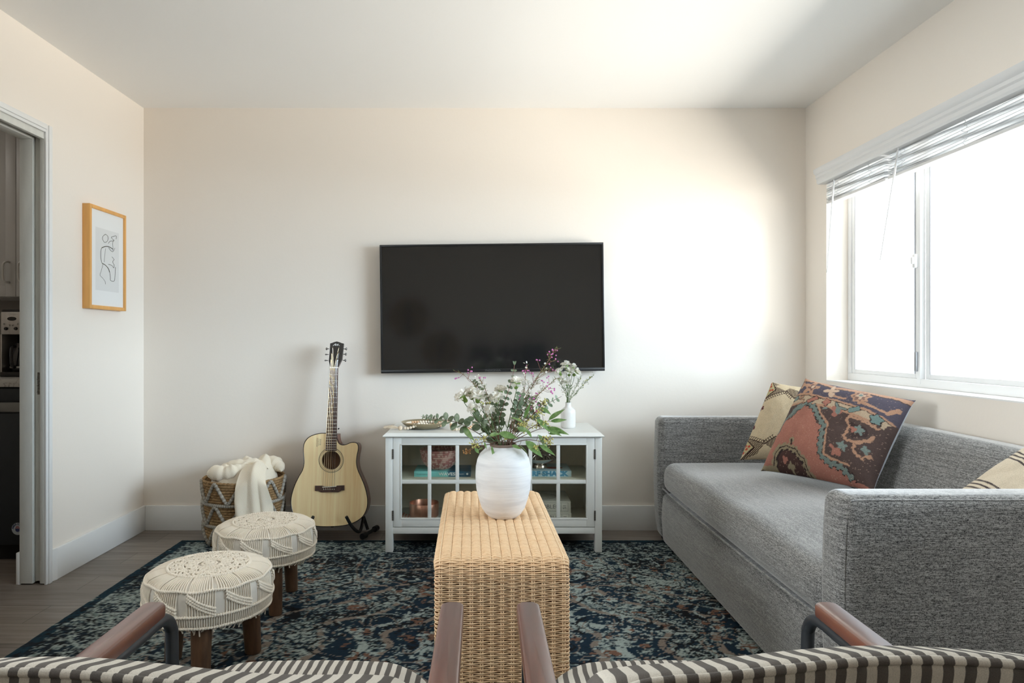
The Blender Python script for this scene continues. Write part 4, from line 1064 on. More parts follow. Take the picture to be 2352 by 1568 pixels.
m_nk = wood('mahogany_neck', srgb(96, 48, 32), srgb(124, 66, 44), (30, 30, 5), .35)
m_bone = M('bone', (.78, .75, .66), .4); m_chr = M('black_chrome', (.25, .24, .23), .2, 1.0); m_strg = M('bronze_string', (.62, .46, .28), .35, .9)
raw = [(972, 736), (930, 737), (890, 745), (850, 762), (822, 790), (808, 826), (806, 870), (810, 915), (811, 952), (800, 1000), (775, 1045), (750, 1095), (730, 1150), (718, 1205), (718, 1255), (731, 1310), (762, 1355), (810, 1385), (870, 1400), (940, 1407), (1000, 1407), (1060, 1404), (1120, 1395), (1180, 1374), (1230, 1338), (1258, 1290), (1268, 1235), (1262, 1175), (1245, 1110), (1220, 1050), (1198, 1000), (1188, 950), (1191, 900), (1200, 855), (1200, 825), (1190, 807), (1170, 802), (1145, 804), (1118, 815), (1090, 821), (1066, 812), (1052, 790), (1047, 760), (1046, 737)]
ol = smooth_path(np.array([(x, y, 0) for x, y in raw]), 4)[:, :2]
hole = np.array([1006, 930]); hr = 65
W3 = np.array([gp(x, y) for x, y in ol]); n_ = len(W3)
th = np.linspace(0, 2*PI, n_, endpoint=False)
# ring fan from outline to sound hole so the top has a real opening
ang = np.arctan2(ol[:, 1]-hole[1], ol[:, 0]-hole[0])
inner = np.array([gp(hole[0]+hr*math.cos(a), hole[1]+hr*math.sin(a)) for a in ang])
b = MB(); b.grid(np.stack([W3+gn*.0015, W3*.5+inner*.5+gn*.0015, inner+gn*.0015, inner-gn*.004]), cv=True)
b.build('soundboard', m_spr, gt, world=True, ang=30)
back = W3-gn*.100
b = MB(); b.grid(np.stack([W3-gn*.002, back]), cv=True); b.V.append(back); b.Fs.append(tuple(range(b.n, b.n+n_))); b.mi.append(0); b.n += n_
b.build('sides_and_back', m_mah, gt, world=True)
b = MB(); b.tube(W3+gn*.0002, .0026, 6); b.build('binding', m_bind, gt, world=True)
b = MB()
for rr, w in ((78, .0007), (86, .0011), (90, .0006), (67, .0012)):
    b.tube(np.array([gp(hole[0]+rr*math.cos(a), hole[1]+rr*math.sin(a), .0016) for a in np.linspace(0, 2*PI, 64, endpoint=False)]), w, 5, closed=True)
b.build('rosette', m_bind, gt, world=True)
b = MB(); q = [gp(*p, -.06) for p in ((930, 850), (1085, 850), (1085, 1010), (930, 1010))]; b.add(q, [(0, 3, 2, 1)]); b.build('brace_label', M('inside_cedar', srgb(120, 84, 58), .7), gt, world=True, smooth=False)
def gprism(poly, d0, d1, m, name, par=gt, m2=None, ang=30):
    P = np.array([gp(x, y) for x, y in poly]); k = len(P); b = MB()
    b.add(np.vstack([P+gn*d0, P+gn*d1]), [tuple(range(k)), tuple(range(2*k-1, k-1, -1))]+[(i, k+i, k+(i+1) % k, (i+1) % k)[::-1] for i in range(k)])
    return b.build(name, m, par, world=True, ang=ang)
gprism([(892, 1113), (945, 1113), (960, 1118), (1040, 1118), (1050, 1112), (1102, 1110), (1102, 1146), (1082, 1148), (1060, 1160), (935, 1160), (914, 1150), (892, 1150)], .0015, .009, m_rose, 'bridge')
gprism([(945, 1121), (1045, 1115), (1045, 1120), (945, 1127)], .009, .013, m_bone, 'saddle')
for i in range(6):
    p = gp(955+15*i, 1139.5-.3*i, .0095); b = MB(); b.ball(p, .0026, 8); b.build('bridge_pin', m_bone, gt, world=True)
fb = gprism([(998, 266), (967, 862), (1045, 862), (1056, 266)], .002, .0075, m_rose, 'fretboard')
nk = MB(); rows = []
for f in np.linspace(0, 1, 14):
    cx_ = 1027+(1008-1027)*f; hw = 29+9*f; cy_ = 262+(760-262)*f
    l, r_ = gp(cx_-hw, cy_), gp(cx_+hw, cy_); dpt = .021+.006*max(0, f-.8)*5
    rows.append([l+(r_-l)*(.5-.5*math.cos(a))-gn*dpt*math.sin(a)**.8 for a in np.linspace(0, PI, 12)])
nk.grid(np.array(rows), flip=True); nk.build('neck', m_nk, gt, world=True, ang=180)
gprism([(1046, 745), (1052, 770), (1068, 808), (1046, 815)], -.07, .0, m_nk, 'heel')
def nutx(f, k): return (998+58*k)+((967+78*k)-(998+58*k))*f
sc_ = 1120-266
for i in range(1, 21):
    y = 266+sc_*(1-2**(-i/12.0)); f = (y-266)/596.
    if y > 858: break
    b = MB(); b.tube(np.array([gp(nutx(f, 0)+1, y, .0078), gp(nutx(f, 1)-1, y, .0078)]), .0011, 5); b.build('fret', m_bone, fb, world=True)
for y, dx in ((377, 0), (456, 0), (525, 0), (588, 0), (670, -21), (670, 21), (741, 0), (782, 0)):
    f = (y-266)/596.; b = MB(); b.ball(gp(nutx(f, .42)+dx+2, y, .0072), .0028, 8, sc=(1, .3, 1)); b.build('inlay_dot', m_bone, fb, world=True)
gprism([(998, 260), (1056, 260), (1056, 268), (998, 268)], .003, .0105, m_bone, 'nut')
hd = gprism([(1000, 90), (1012, 87), (1030, 80), (1048, 76), (1066, 81), (1084, 88), (1097, 91), (1092, 140), (1084, 205), (1057, 259), (1000, 259), (990, 215), (996, 150)], -.010, .006, m_head, 'headstock')
gprism([(1001, 92), (1095, 93), (1084, 205), (1057, 259), (1000, 259), (991, 215)], -.016, -.010, m_nk, 'headstock_back')
pegs = [(1019, 121), (1011, 162), (1006, 205), (1066, 122), (1066, 160), (1060, 204)]
for i, (x, y) in enumerate(pegs):
    t = MB(); t.tube(np.array([gp(x, y, .006), gp(x, y, .019)]), .0032, 10); t.tube(np.array([gp(x, y, .006), gp(x, y, .008)]), .0055, 12)
    tp = t.build('tuning_peg', m_chr, gt, world=True)
    sgn = -1 if i < 3 else 1; ex = (990-4*(i % 3)) if i < 3 else (1094-3*(i % 3))
    kx = ex+sgn*14
    t = MB(); t.tube(np.array([gp(ex, y+6, -.006), gp(kx, y+6, -.006)]), .0024, 8); t.ball(gp(kx+sgn*5, y+6, -.006), .0085, 12, sc=(.62 if i not in (1, 2) else .8, .9, .95 if i not in (1, 2) else .5)); t.build('tuner_button', m_chr, tp, world=True)
order = [2, 1, 0, 3, 4, 5]
for i in range(6):
    k = .1+.8*i/5; px_, py_ = pegs[order[i]]
    pts = [gp(955+15*i, 1136, .0105), gp(950+16.5*i, 1119, .014), gp(nutx(0, k), 264, .0108), gp(px_+(2 if i < 3 else -2), py_, .013)]
    b = MB(); b.tube(np.array(pts), .00085 if i < 4 else .0006, 5); b.build('string', m_strg if i < 4 else m_chr, gt, world=True)
m_wht = M('white_inlay', (.80, .79, .75), .4)
b = MB()
for pts, w in (([(1020, 108), (1034, 96), (1040, 91), (1038, 106)], 2.4), ([(1026, 102), (1044, 101)], 1.6), ([(1043, 106), (1046, 95), (1052, 98), (1050, 106)], 2.0), ([(1054, 94), (1053, 107)], 1.8), ([(1053, 101), (1062, 93)], 1.6), ([(1056, 99), (1068, 108)], 2.0)):
    b.tube(np.array([gp(x, y, .0065) for x, y in pts]), w*.00055, 5)
b.build('logo', m_wht, hd, world=True)
o_, e_ = gp(917, 832, .0019), gp(921, 768, .0019); up = nrm(e_-o_); L_ = np.linalg.norm(e_-o_)
b = MB()
for j, (t_, s) in enumerate((('ACOUSTIC', .010), ('SOLID SPRUCE', .0058), ('||||| |||| ||||', .0085))):
    b.text(t_, s, (o_+e_)/2+EX*(-.010+.0085*j), up, -EX, gn, .0004)
b.build('sticker_print', M('label_ink', (.08, .08, .07), .6), gt, world=True, smooth=False)
b = MB(); b.tube(np.array([gp(1000, 1408, -.05), gp(1000, 1417, -.05)]), .004, 8); b.tube(np.array([gp(1000, 1416, -.05), gp(1000, 1420, -.05)]), .009, 12); b.build('strap_button', m_blk, gt, world=True)
b = MB(); b.tube(np.array([gp(1048, 700, -.03), gp(1053, 706, -.03)]), .005, 8); b.build('strap_button', m_blk, gt, world=True)

st = thing('guitar_stand', 'black folding guitar stand holding the guitar on the floor', 'guitar stand', (-.86, 3.80, 0))
m_st = M('matte_black_tube', (.012, .012, .013), .5)
zb = gp(1000, 1405)[2]
for sg, pxo in ((1, 824), (-1, 703)):
    cx_ = at(pxo, 1200, 3.72)[0]; 
    b = MB()
    b.tube(smooth_path([(cx_-sg*.055, 3.655, .155), (cx_-sg*.030, 3.675, .100), (cx_-sg*.002, 3.69, .066), (cx_+sg*.010, 3.72, .066), (cx_+sg*.010, 3.79, .100), (cx_+sg*.006, 3.83, .12)], 6), .0085, 10); b.build('yoke', m_st, st, world=True)
    b = MB(); b.tube(np.array([(cx_+sg*.006, 3.815, .125), (cx_+sg*.036, 3.80, .045)]), .0085, 10); b.build('strut', m_st, st, world=True)
    b = MB(); b.tube(np.array([(cx_+sg*.060, 3.90, .022), (cx_+sg*.022, 3.77, .022)]), .010, 10); ft = b.build('foot', m_st, st, world=True)
    for a_, c_ in (((cx_+sg*.068, 3.925, .022), (cx_+sg*.058, 3.893, .022)), ((cx_+sg*.026, 3.785, .021), (cx_+sg*.014, 3.748, .021))):
        b = MB(); b.tube(np.array([a_, c_]), .0165, 12); b.build('rubber_cap', m_st, ft, world=True)
b = MB(); b.tube(np.array([(at(703, 1200, 3.72)[0]-.006, 3.83, .12), (at(824, 1200, 3.72)[0]+.006, 3.83, .12)]), .0075, 10); b.build('crossbar', m_st, st, world=True)

# ================================================================ jute basket and throw
bkt = thing('jute_basket', 'round jute basket with grey zigzag rope standing on the floor by the wall', 'basket', (-1.312, 3.745, .012))
RB, HB = .203, .345
def rad(z): return .196+.012*z/HB-.010*math.cos(min(1, z/.06)*PI/2)
b = MB(); rows = 25; r = np.random.RandomState(9)
cj1, cj2 = np.array(srgb(136, 104, 70)), np.array(srgb(196, 162, 118))
a = np.linspace(0, 2*PI, 260, endpoint=False)
for i in range(rows):
    z = HB*(i+.5)/rows; R = rad(z)
    rr = .0078*(1+.16*np.sin(a*62+i*1.9))
    lump = .0015*(vnoise(a*9, a*0+i, 1, 3)-.5)
    cc = cj1+(cj2-cj1)*np.clip(vnoise(a*24, a*0+i*3.3, 1, 8)*.7+.3*vnoise(a*80, a*0+i, 1, 2), 0, 1)[:, None]
    b.tube(np.stack([(R+lump)*np.cos(a), (R+lump)*np.sin(a), z+.0012*np.sin(a*5+i)], 1), rr, 7, closed=True, col=np.repeat(cc, 7, axis=0))
b.lathe([(0, .004), (.17, .004), (.19, .012), (.197, HB-.01), (.190, HB-.01), (.183, .02), (0, .014)], 48, col=cj1*.8)
m_jute = M_attr('jute_braid', .95, 500, .8, .003, .35, 320); b.build('woven_wall', m_jute, bkt, ang=180)
cg1, cg2 = np.array(srgb(150, 142, 130)), np.array(srgb(210, 204, 192))
def rope(name, pts, rr):
    P = smooth_path(pts, 8, True); n = len(P); k = np.arange(n)
    cc = cg1+(cg2-cg1)*np.clip(.5+.5*np.sin(k*2.1)+.4*(r.rand(n)-.5), 0, 1)[:, None]
    b = MB(); b.tube(P, rr*(1+.10*np.sin(k*2.1)), 8, closed=True, col=np.repeat(cc, 8, axis=0)); return b.build(name, m_jute, bkt, ang=180)
for zc in (.112, .226):
    rope('band_rope', [((rad(zc)+.008)*math.cos(t), (rad(zc)+.008)*math.sin(t), zc) for t in np.linspace(0, 2*PI, 40, endpoint=False)], .0085)
nz = 9
for z0, z1 in ((.018, .096), (.128, .212), (.242, .332)):
    pts = []
    for i in range(nz*2):
        t = 2*PI*(i+.35)/(nz*2); z = z1 if i % 2 == 0 else z0
        for dt, dz in ((-.035, 0), (.035, 0)): pts.append(((rad(z)+.009)*math.cos(t+dt), (rad(z)+.009)*math.sin(t+dt), z-(0 if abs(dz) else 0)))
        t2 = 2*PI*(i+.85)/(nz*2); zm = (z0+z1)/2; pts.append(((rad(zm)+.009)*math.cos(t2), (rad(zm)+.009)*math.sin(t2), zm))
    rope('zigzag_rope', pts, .0092)
# throw blanket: crumpled pile in the basket with one end hanging over the front rim
m_th, N, L, B = nodes_of('cream_throw')
B.inputs['Roughness'].default_value = .95; B.inputs['Sheen Weight'].default_value = .3; B.inputs['Specular IOR Level'].default_value = .15
v = mapping(N, L, (1, 1, 1)); wv = N.new('ShaderNodeTexWave'); wv.inputs['Scale'].default_value = 95; wv.inputs['Distortion'].default_value = 2.5; wv.inputs['Detail'].default_value = 1; wv.bands_direction = 'DIAGONAL'; L.new(v, wv.inputs['Vector'])
L.new(ramp(N, L, wv.outputs['Fac'], [(.2, srgb(226, 210, 182)), (.7, srgb(248, 240, 224))]), B.inputs['Base Color']); bump(N, L, B, wv.outputs['Fac'], .35, .002)
bx, by, bz = -1.312, 3.745, .012+HB
b = MB()
U, V = np.meshgrid(np.linspace(-1, 1, 90), np.linspace(-1, 1, 90), indexing='ij')
rr = np.maximum(np.abs(U), np.abs(V)); ln = np.hypot(U, V)+1e-9; X = U*rr/ln*.185; Y = V*rr/ln*.185
q = np.hypot(X, Y)/.185
Z = -.02+.075*(1-q**3)+.060*(fbm(X*1.0, Y*1.0, 13, 6, 3)-.5)*(1-q**4)+.035*np.abs(np.sin(X*26+3*fbm(X, Y, 10, 2, 2)))*(1-q**2)-.05*q**8
Z += .055*np.exp(-((X-.12)**2+(Y-.05)**2)/.004)
b.grid(np.stack([bx+X, by+Y, bz+Z], -1))
# hanging flap
s = np.linspace(0, 1, 60); t = np.linspace(-1, 1, 44)
path = smooth_path([(0, .02, .045), (0, -.07, .085), (0, -.14, .075), (0, -.190, .045), (0, -.222, .0), (0, -.232, -.08), (0, -.236, -.16), (0, -.238, -.235)], 10)
G = []
for i, p in enumerate(path):
    f = i/(len(path)-1); wid = .050+.045*min(1, f*1.4)-.010*f; cxx = .085+.050*f
    row = []
    for tt in t:
        fold = .015*math.sin(tt*4.2+1.6*f+.4)*min(1, f*1.5+.25)+.0055*math.sin(tt*9+2-2*f)*f
        x = bx+cxx+tt*wid
        hang = min(1, max(0, (f-.45)*3))
        y = by+p[1]*math.sqrt(max(.2, 1-((cxx+tt*wid)/.30)**2*hang))-abs(fold)*.9*hang; z = bz+p[2]+fold*(1-hang)*1.3-.02*abs(tt)**3*(1-hang)
        if f > .93: z += .01*math.sin(tt*9)
        row.append((x, y, z))
    G.append(row)
G = np.array(G); b.grid(G)
# rolled fold on the left and the lobe standing at the right rim
for pts, rx in (([(bx-.165, by-.06, bz+.015), (bx-.12, by-.11, bz+.035), (bx-.05, by-.125, bz+.034), (bx+.0, by-.10, bz+.045), (bx+.03, by-.03, bz+.06)], (.006, .040, .038, .042, .008)),
                ([(bx-.15, by+.02, bz+.012), (bx-.07, by-.01, bz+.045), (bx+.02, by-.02, bz+.062), (bx+.09, by+.0, bz+.055), (bx+.14, by+.04, bz+.03)], (.006, .036, .034, .034, .006)),
                ([(bx+.02, by+.10, bz+.02), (bx+.07, by+.08, bz+.05), (bx+.13, by+.06, bz+.062), (bx+.185, by+.03, bz+.045), (bx+.205, by-.0, bz+.022)], (.008, .036, .040, .034, .003))):
    P = smooth_path(pts, 10); k = np.linspace(0, 1, len(P)); R = np.interp(k, np.linspace(0, 1, len(rx)), rx)
    b.tube(P, R*(1+.10*np.sin(k*23)+.06*np.sin(k*51)), 18)
o = b.build('throw_blanket', m_th, None, ang=180)
tag(o, 'cream woven throw spilling over the rim of the jute basket', 'blanket')

# ================================================================ macrame stools
m_can = M('stool_canvas', srgb(222, 216, 206), .9, bs=500, bstr=.3, bd=.001)
m_cord = M('cotton_cord', srgb(240, 230, 214), .9, bs=700, bstr=.35, bd=.001)
m_leg = wood('mango_wood_leg', srgb(70, 48, 32), srgb(108, 78, 54), (26, 26, 5), .5, 0, 1.2)
def make_stool(label, loc, rz):
    t = thing('footstool', label, 'stool', loc, rz, group='macrame footstools')
    body = smooth_path(np.array([(.0, .336, 0), (.06, .3365, 0), (.125, .335, 0), (.168, .328, 0), (.188, .316, 0), (.197, .295, 0), (.199, .265, 0), (.198, .235, 0), (.192, .205, 0), (.170, .192, 0), (0, .192, 0)]), 6)[:, :2]
    b = MB(); b.lathe(body, 72); b.build('cushion', m_can, t, ang=180)
    sg = np.concatenate([[0], np.cumsum(np.linalg.norm(np.diff(body, axis=0), axis=1))])
    z_of = {}
    def surf(th, s, off=.003):
        rr = np.interp(s, sg, body[:, 0]); zz = np.interp(s, sg, body[:, 1]); e = .004
        dr = np.interp(s+e, sg, body[:, 0])-np.interp(s-e, sg, body[:, 0]); dz = np.interp(s+e, sg, body[:, 1])-np.interp(s-e, sg, body[:, 1]); l = math.hypot(dr, dz)
        nr, nz_ = -dz/l, dr/l
        return np.array([(rr+nr*off)*math.cos(th), (rr+nr*off)*math.sin(th), zz+nz_*off])
    def s_r(r_): return float(np.interp(r_, body[:37, 0], sg[:37]))
    def s_z(z_):
        k = np.argmax(sg > .165); i = np.arange(len(sg))[(sg > .15)]; return float(np.interp(-z_, -body[i, 1], sg[i]))
    S_med, S_rim, S_mid, S_bot = s_r(.128), s_z(.312), s_z(.240), s_z(.204)
    def knot(name, f, n, r_, per, closed=True, par=t, mb=None):
        b = mb or MB(); P = np.array([f(k) for k in np.linspace(0, 1, n, endpoint=not closed)])
        d = np.concatenate([[0], np.cumsum(np.linalg.norm(np.diff(P, axis=0), axis=1))])
        b.tube(P, r_*(1+.20*np.sin(d/per*2*PI)), 7, closed=closed)
        return b if mb is not None else b.build(name, m_cord, par, ang=180)
    # medallion on top
    b = MB()
    for i, rr in enumerate((.018, .036, .056, .078, .100)):
        knot('', lambda k: surf(2*PI*k, s_r(rr+.004*math.cos(2*PI*k*12*(1 if i in (2, 4) else 0))), .004), int(700*rr/.1)+60, .0040, .0085, mb=b)
    for j in range(14):
        a0 = 2*PI*j/14
        for r0, r1, wd in ((.040, .075, .17), (.082, .122, .19)):
            b.tube(np.array([surf(a0+wd*math.sin(PI*k*2-PI)*(1 if k < .5 else 1)*.0+wd*math.cos(PI*k), s_r(r0+(r1-r0)*math.sin(PI*k)), .0055) for k in np.linspace(0, 1, 16)]), .0034, 6)
    for j in range(90):
        a0 = 2*PI*j/90
        b.ball(surf(a0, s_r(.0895+.004*(j % 2)), .005), .0042, 6); b.ball(surf(a0, s_r(.113+.005*(j % 2)), .005), .0040, 6)
        if j % 2 == 0: b.ball(surf(a0, s_r(.066+.004*(j % 4)/2), .005), .0042, 6); b.ball(surf(a0, s_r(.046), .005), .0040, 6)
    b.tube(np.array([surf(5*PI*k, s_r(.004+.012*k), .006) for k in np.linspace(0, 1, 40)]), .0045, 6)
    b.build('macrame_medallion', m_cord, t, ang=180)
    knot('medallion_rope', lambda k: surf(2*PI*k, S_med, .004), 900, .0050, .0085)
    # radial cords of the shoulder
    b = MB(); r = np.random.RandomState(4); NR = 168
    for j in range(NR):
        if (j % 12) in (11,): continue
        a0 = 2*PI*j/NR; sk = .03*math.sin(j*.37)
        b.tube(np.array([surf(a0+sk*k, S_med+(S_rim-S_med)*k, .0022) for k in np.linspace(0, 1, 7)]), .0026, 5)
    b.build('shoulder_cords', m_cord, t, ang=180)
    knot('rim_rope', lambda k: surf(2*PI*k, S_rim+.002*math.sin(2*PI*k*11), .0035), 1300, .0046, .0080)
    # chevrons: three knotted diagonals per repeat with upright cords above and below
    nC = 11; b = MB(); c = MB(); w = 2*PI/nC
    for q in range(nC):
        a0 = w*q
        for h in range(3):
            f = lambda k, h=h: surf(a0+.05*w+k*w*.74, S_rim+.006+.0085*h+(S_mid-S_rim-.026)*k*(.98+.02*h)+.004*math.sin(PI*k), .0045)
            knot('', f, 90, .0044, .0072, closed=False, mb=b)
        for k in np.linspace(.14, .96, 11):
            a1 = a0+.05*w+k*w*.74; s1 = S_rim+.004+(S_mid-S_rim-.026)*k
            c.tube(np.array([surf(a1+.02*w*(1-m_), S_rim+.002+(s1-S_rim-.002)*m_, .0022) for m_ in np.linspace(0, 1, 5)]), .0025, 5)
        for k in np.linspace(.02, .86, 10):
            a1 = a0+.05*w+k*w*.74; s1 = S_rim+.024+(S_mid-S_rim-.026)*k
            c.tube(np.array([surf(a1, s1+(S_mid-s1)*m_, .0022) for m_ in np.linspace(0, 1, 5)]), .0025, 5)
    knot('', lambda k: surf(2*PI*k, S_mid, .004), 1300, .0046, .0080, mb=b)
    for vv, ff in ((c.V, c.Fs),): b.Fs += [tuple(i+b.n for i in f) for f in ff]; b.mi += [0]*len(ff); b.V += vv; b.n += c.n
    b.build('macrame_side', m_cord, t, ang=180)
    b = MB()
    for j in range(176):
        if j % 88 in (0, 1, 2, 3): continue
        a0 = 2*PI*j/176; b.tube(np.array([surf(a0+(.02 if j % 88 < 12 else 0)*k, S_mid+(S_bot-S_mid)*k, .0024) for k in np.linspace(0, 1, 5)]), .0026, 5)
    knot('', lambda k: surf(2*PI*k, S_bot+.0015*math.sin(2*PI*k*9), .004), 1300, .0045, .0080, mb=b)
    b.build('macrame_skirt', m_cord, t, ang=180)
    b = MB(); r = np.random.RandomState(6)
    for j in range(120):
        a0 = 2*PI*j/120+.02*r.rand(); ln_ = .010+.014*r.rand()*(1.6 if j % 13 < 3 else .7)
        p = surf(a0, S_bot, .001); q = p+np.array([-.012*math.cos(a0)+.006*r.normal(), -.012*math.sin(a0)+.006*r.normal(), -ln_])
        b.tube(np.array([p, (p+q)/2+np.array([0, 0, -.003]), q]), .0022, 5)
    b.build('fringe', m_cord, t, ang=180)
    for k in range(3):
        a0 = 2*PI*k/3; cx_, cy_ = .138*math.cos(a0), .138*math.sin(a0); ox, oy = .012*math.cos(a0), .012*math.sin(a0)
        b = MB(); rows = []
        for z, rr in ((.205, .031), (.15, .0305), (.08, .029), (.02, .0275), (.004, .027), (.0, .025)):
            m_ = (.205-z)/.205; rows.append([(cx_+ox*m_+rr*math.cos(a)*(1+.05*math.cos(4*a)), cy_+oy*m_+rr*math.sin(a)*(1+.05*math.cos(4*a)), z) for a in np.linspace(0, 2*PI, 20, endpoint=False)])
        b.grid(np.array(rows), cv=True); b.Fs.append(tuple(range(b.n-20, b.n))); b.mi.append(0); b.build('leg', m_leg, t, ang=50)
    return t
s1 = make_stool('cream macrame footstool beside the left striped armchair, the nearer of the pair', (-.912, 2.275, .0115), math.radians(42))
s2 = copy_tree(s1); s2.location = (-.903, 2.835, .0115); s2.rotation_euler = (0, 0, math.radians(62))
s2['label'] = 'cream macrame footstool between the other stool and the jute basket'

# ================================================================ things reflected from the rear wall
m_rb = wood('seagrass', srgb(150, 120, 86), srgb(196, 166, 122), (40, 8, 40), .8, 0); m_rbd = M('dark_seagrass', srgb(60, 44, 34), .8)
for x, z, rr, tilt, lab in ((-1.02, 1.42, .27, 0, 'round seagrass wall basket with a dark stripe, the higher one on the rear wall'), (-.58, .98, .26, .3, 'round seagrass wall basket with a dark slanting stripe, the lower one on the rear wall')):
    t = thing('wall_basket', lab, 'wall basket', (x, YF, z), 0, 'wall baskets on the rear wall')
    b = MB(); b.lathe([(0, .01), (rr*.8, .012), (rr*.95, .035), (rr, .06), (rr*.97, .06), (rr*.78, .022), (0, .02)][::1], 40); b.xf(np.array([[1, 0, 0], [0, 0, 1], [0, -1, 0]])); b.build('woven_disc', m_rb, t, ang=60)
    b = MB(); b.box((-.035, .021, -rr*.85), (.035, .027, rr*.85)); ca, sa = math.cos(tilt), math.sin(tilt); b.xf(np.array([[ca, 0, sa], [0, 1, 0], [-sa, 0, ca]])); b.build('stripe', m_rbd, t)
for x, z, wd, hh, c, lab in ((-.03, .80, .15, .42, srgb(60, 40, 44), 'dark plum bag hanging on a rear wall hook'), (.36, .78, .16, .44, srgb(30, 28, 32), 'black bag hanging on a rear wall hook'), (.70, .90, .15, .34, srgb(36, 42, 72), 'navy bag hanging on a rear wall hook')):
    t = thing('hanging_bag', lab, 'bag', (x, YF, z-hh/2))
    b = MB(); b.soft((-wd, .005, 0), (wd, .12, hh), .05, (4, 2, 6)); b.build('pouch', M('bag_cloth_'+lab.split()[0]+lab.split()[1], c, .8), t, ang=180)
    b = MB(); b.tube(smooth_path([(-wd*.6, .05, hh-.02), (-wd*.3, .04, hh+.12), (0, .03, hh+.17), (wd*.3, .04, hh+.12), (wd*.6, .05, hh-.02)], 6), .008, 6); b.build('strap', m_black, t)
    b = MB(); b.tube(smooth_path([(0, 0, hh+.19), (0, .035, hh+.165), (0, .045, hh+.185)], 5), .006, 6); b.build('hook', m_st, t)
# ================================================================ bouquet
def leafmat(name, c1, c2, tr=.25):
    m, N, L, B = nodes_of(name)
    f = noise(N, L, mapping(N, L, (60, 60, 60)), 1, 2)
    c = ramp(N, L, f, [(.35, c1), (.65, c2)]); L.new(c, B.inputs['Base Color']); B.inputs['Roughness'].default_value = .5
    t = N.new('ShaderNodeBsdfTranslucent'); L.new(c, t.inputs['Color']); mx = N.new('ShaderNodeMixShader'); mx.inputs[0].default_value = tr
    L.new(B.outputs[0], mx.inputs[1]); L.new(t.outputs[0], mx.inputs[2]); L.new(mx.outputs[0], N['Material Output'].inputs['Surface']); return m
m_euc = leafmat('eucalyptus_leaf', srgb(98, 118, 90), srgb(142, 158, 130))
m_seedleaf = leafmat('seeded_leaf', srgb(92, 128, 66), srgb(132, 162, 100))
m_need = leafmat('needle_green', srgb(104, 118, 62), srgb(150, 160, 96))
m_pet = leafmat('white_petal', srgb(244, 240, 228), srgb(255, 253, 249), .6)
m_calyx = leafmat('calyx_green', srgb(112, 146, 64), srgb(146, 176, 92))
m_stemg = M('green_stem', srgb(92, 112, 66), .6); m_stemr = M('red_stem', srgb(140, 88, 72), .6); m_twig = M('brown_twig', srgb(104, 78, 62), .7)
m_bud = M('pink_bud', srgb(196, 110, 168), .45, var=.3, vs=(120, 120, 120)); m_budg = M('green_bud', srgb(176, 176, 96), .5); m_seed = M('yellow_green_seed', srgb(196, 190, 112), .55, var=.15, vs=(200, 200, 200)); m_seedr = M('rusty_seed', srgb(176, 128, 72), .55)
fr_ = np.random.RandomState(21)
VB = np.array([.072, 2.462, .724])
def bp(px, py, dy=0, base=None): 
    return at(px, py, (VB[1] if base is None else base)+dy)
def leaf(b, p, q, w, shape='lance', nrmh=None, curl=.12, fold=.10):
    p, q = np.array(p, float), np.array(q, float); d = q-p; L_ = np.linalg.norm(d); d /= L_
    nh = np.array(nrmh if nrmh is not None else (fr_.normal()*.5, -1, .55+fr_.normal()*.4), float); nh = nrm(nh-d*np.dot(nh, d)); s = np.cross(d, nh)
    t = np.linspace(0, 1, 9); u = np.linspace(-1, 1, 5)
    if shape == 'round': wd = np.sin(PI*np.clip(t, 0, 1))**.62
    else: wd = np.sin(PI*t**.80)**1.0*(1-.18*t)
    wd[0] = .04; wd[-1] = .02
    G = p+d*(t*L_)[:, None, None]+s*(u[None, :, None]*(wd*w/2)[:, None, None])+nh*((-curl*L_*(t-.0)**2)[:, None, None]+(fold*w*np.abs(u))[None, :, None]*wd[:, None, None])
    b.grid(G)
def stem_path(pts, dys, base=None, mouth=None, depth=.10):
    P = [bp(x, y, d, base) for (x, y), d in zip(pts, dys)]         # tip first
    mo = VB if mouth is None else np.array(mouth)
    a = P[-1]; dxy = np.array([a[0]-mo[0], a[1]-mo[1]]); l = np.hypot(*dxy); R_ = .030 if mouth is None else .008
    m_ = np.array([mo[0]+dxy[0]/max(l, 1e-6)*min(l, R_*(.5+.5*fr_.rand())), mo[1]+dxy[1]/max(l, 1e-6)*min(l, R_*(.5+.5*fr_.rand())), mo[2]])
    return smooth_path(np.array(P+[m_, np.array([mo[0]-dxy[0]*.1+fr_.normal()*.006, mo[1]-dxy[1]*.1+fr_.normal()*.006, mo[2]-depth])]), 8)
def start(name, label, cat, P, group, m, r0=.0011, r1=.0022):
    o = thing(name, label, cat, P[-1], 0, group)
    b = MB(); b.tube(P, np.linspace(r0, r1, len(P)), 6); b.build('stem', m, o, world=True); return o
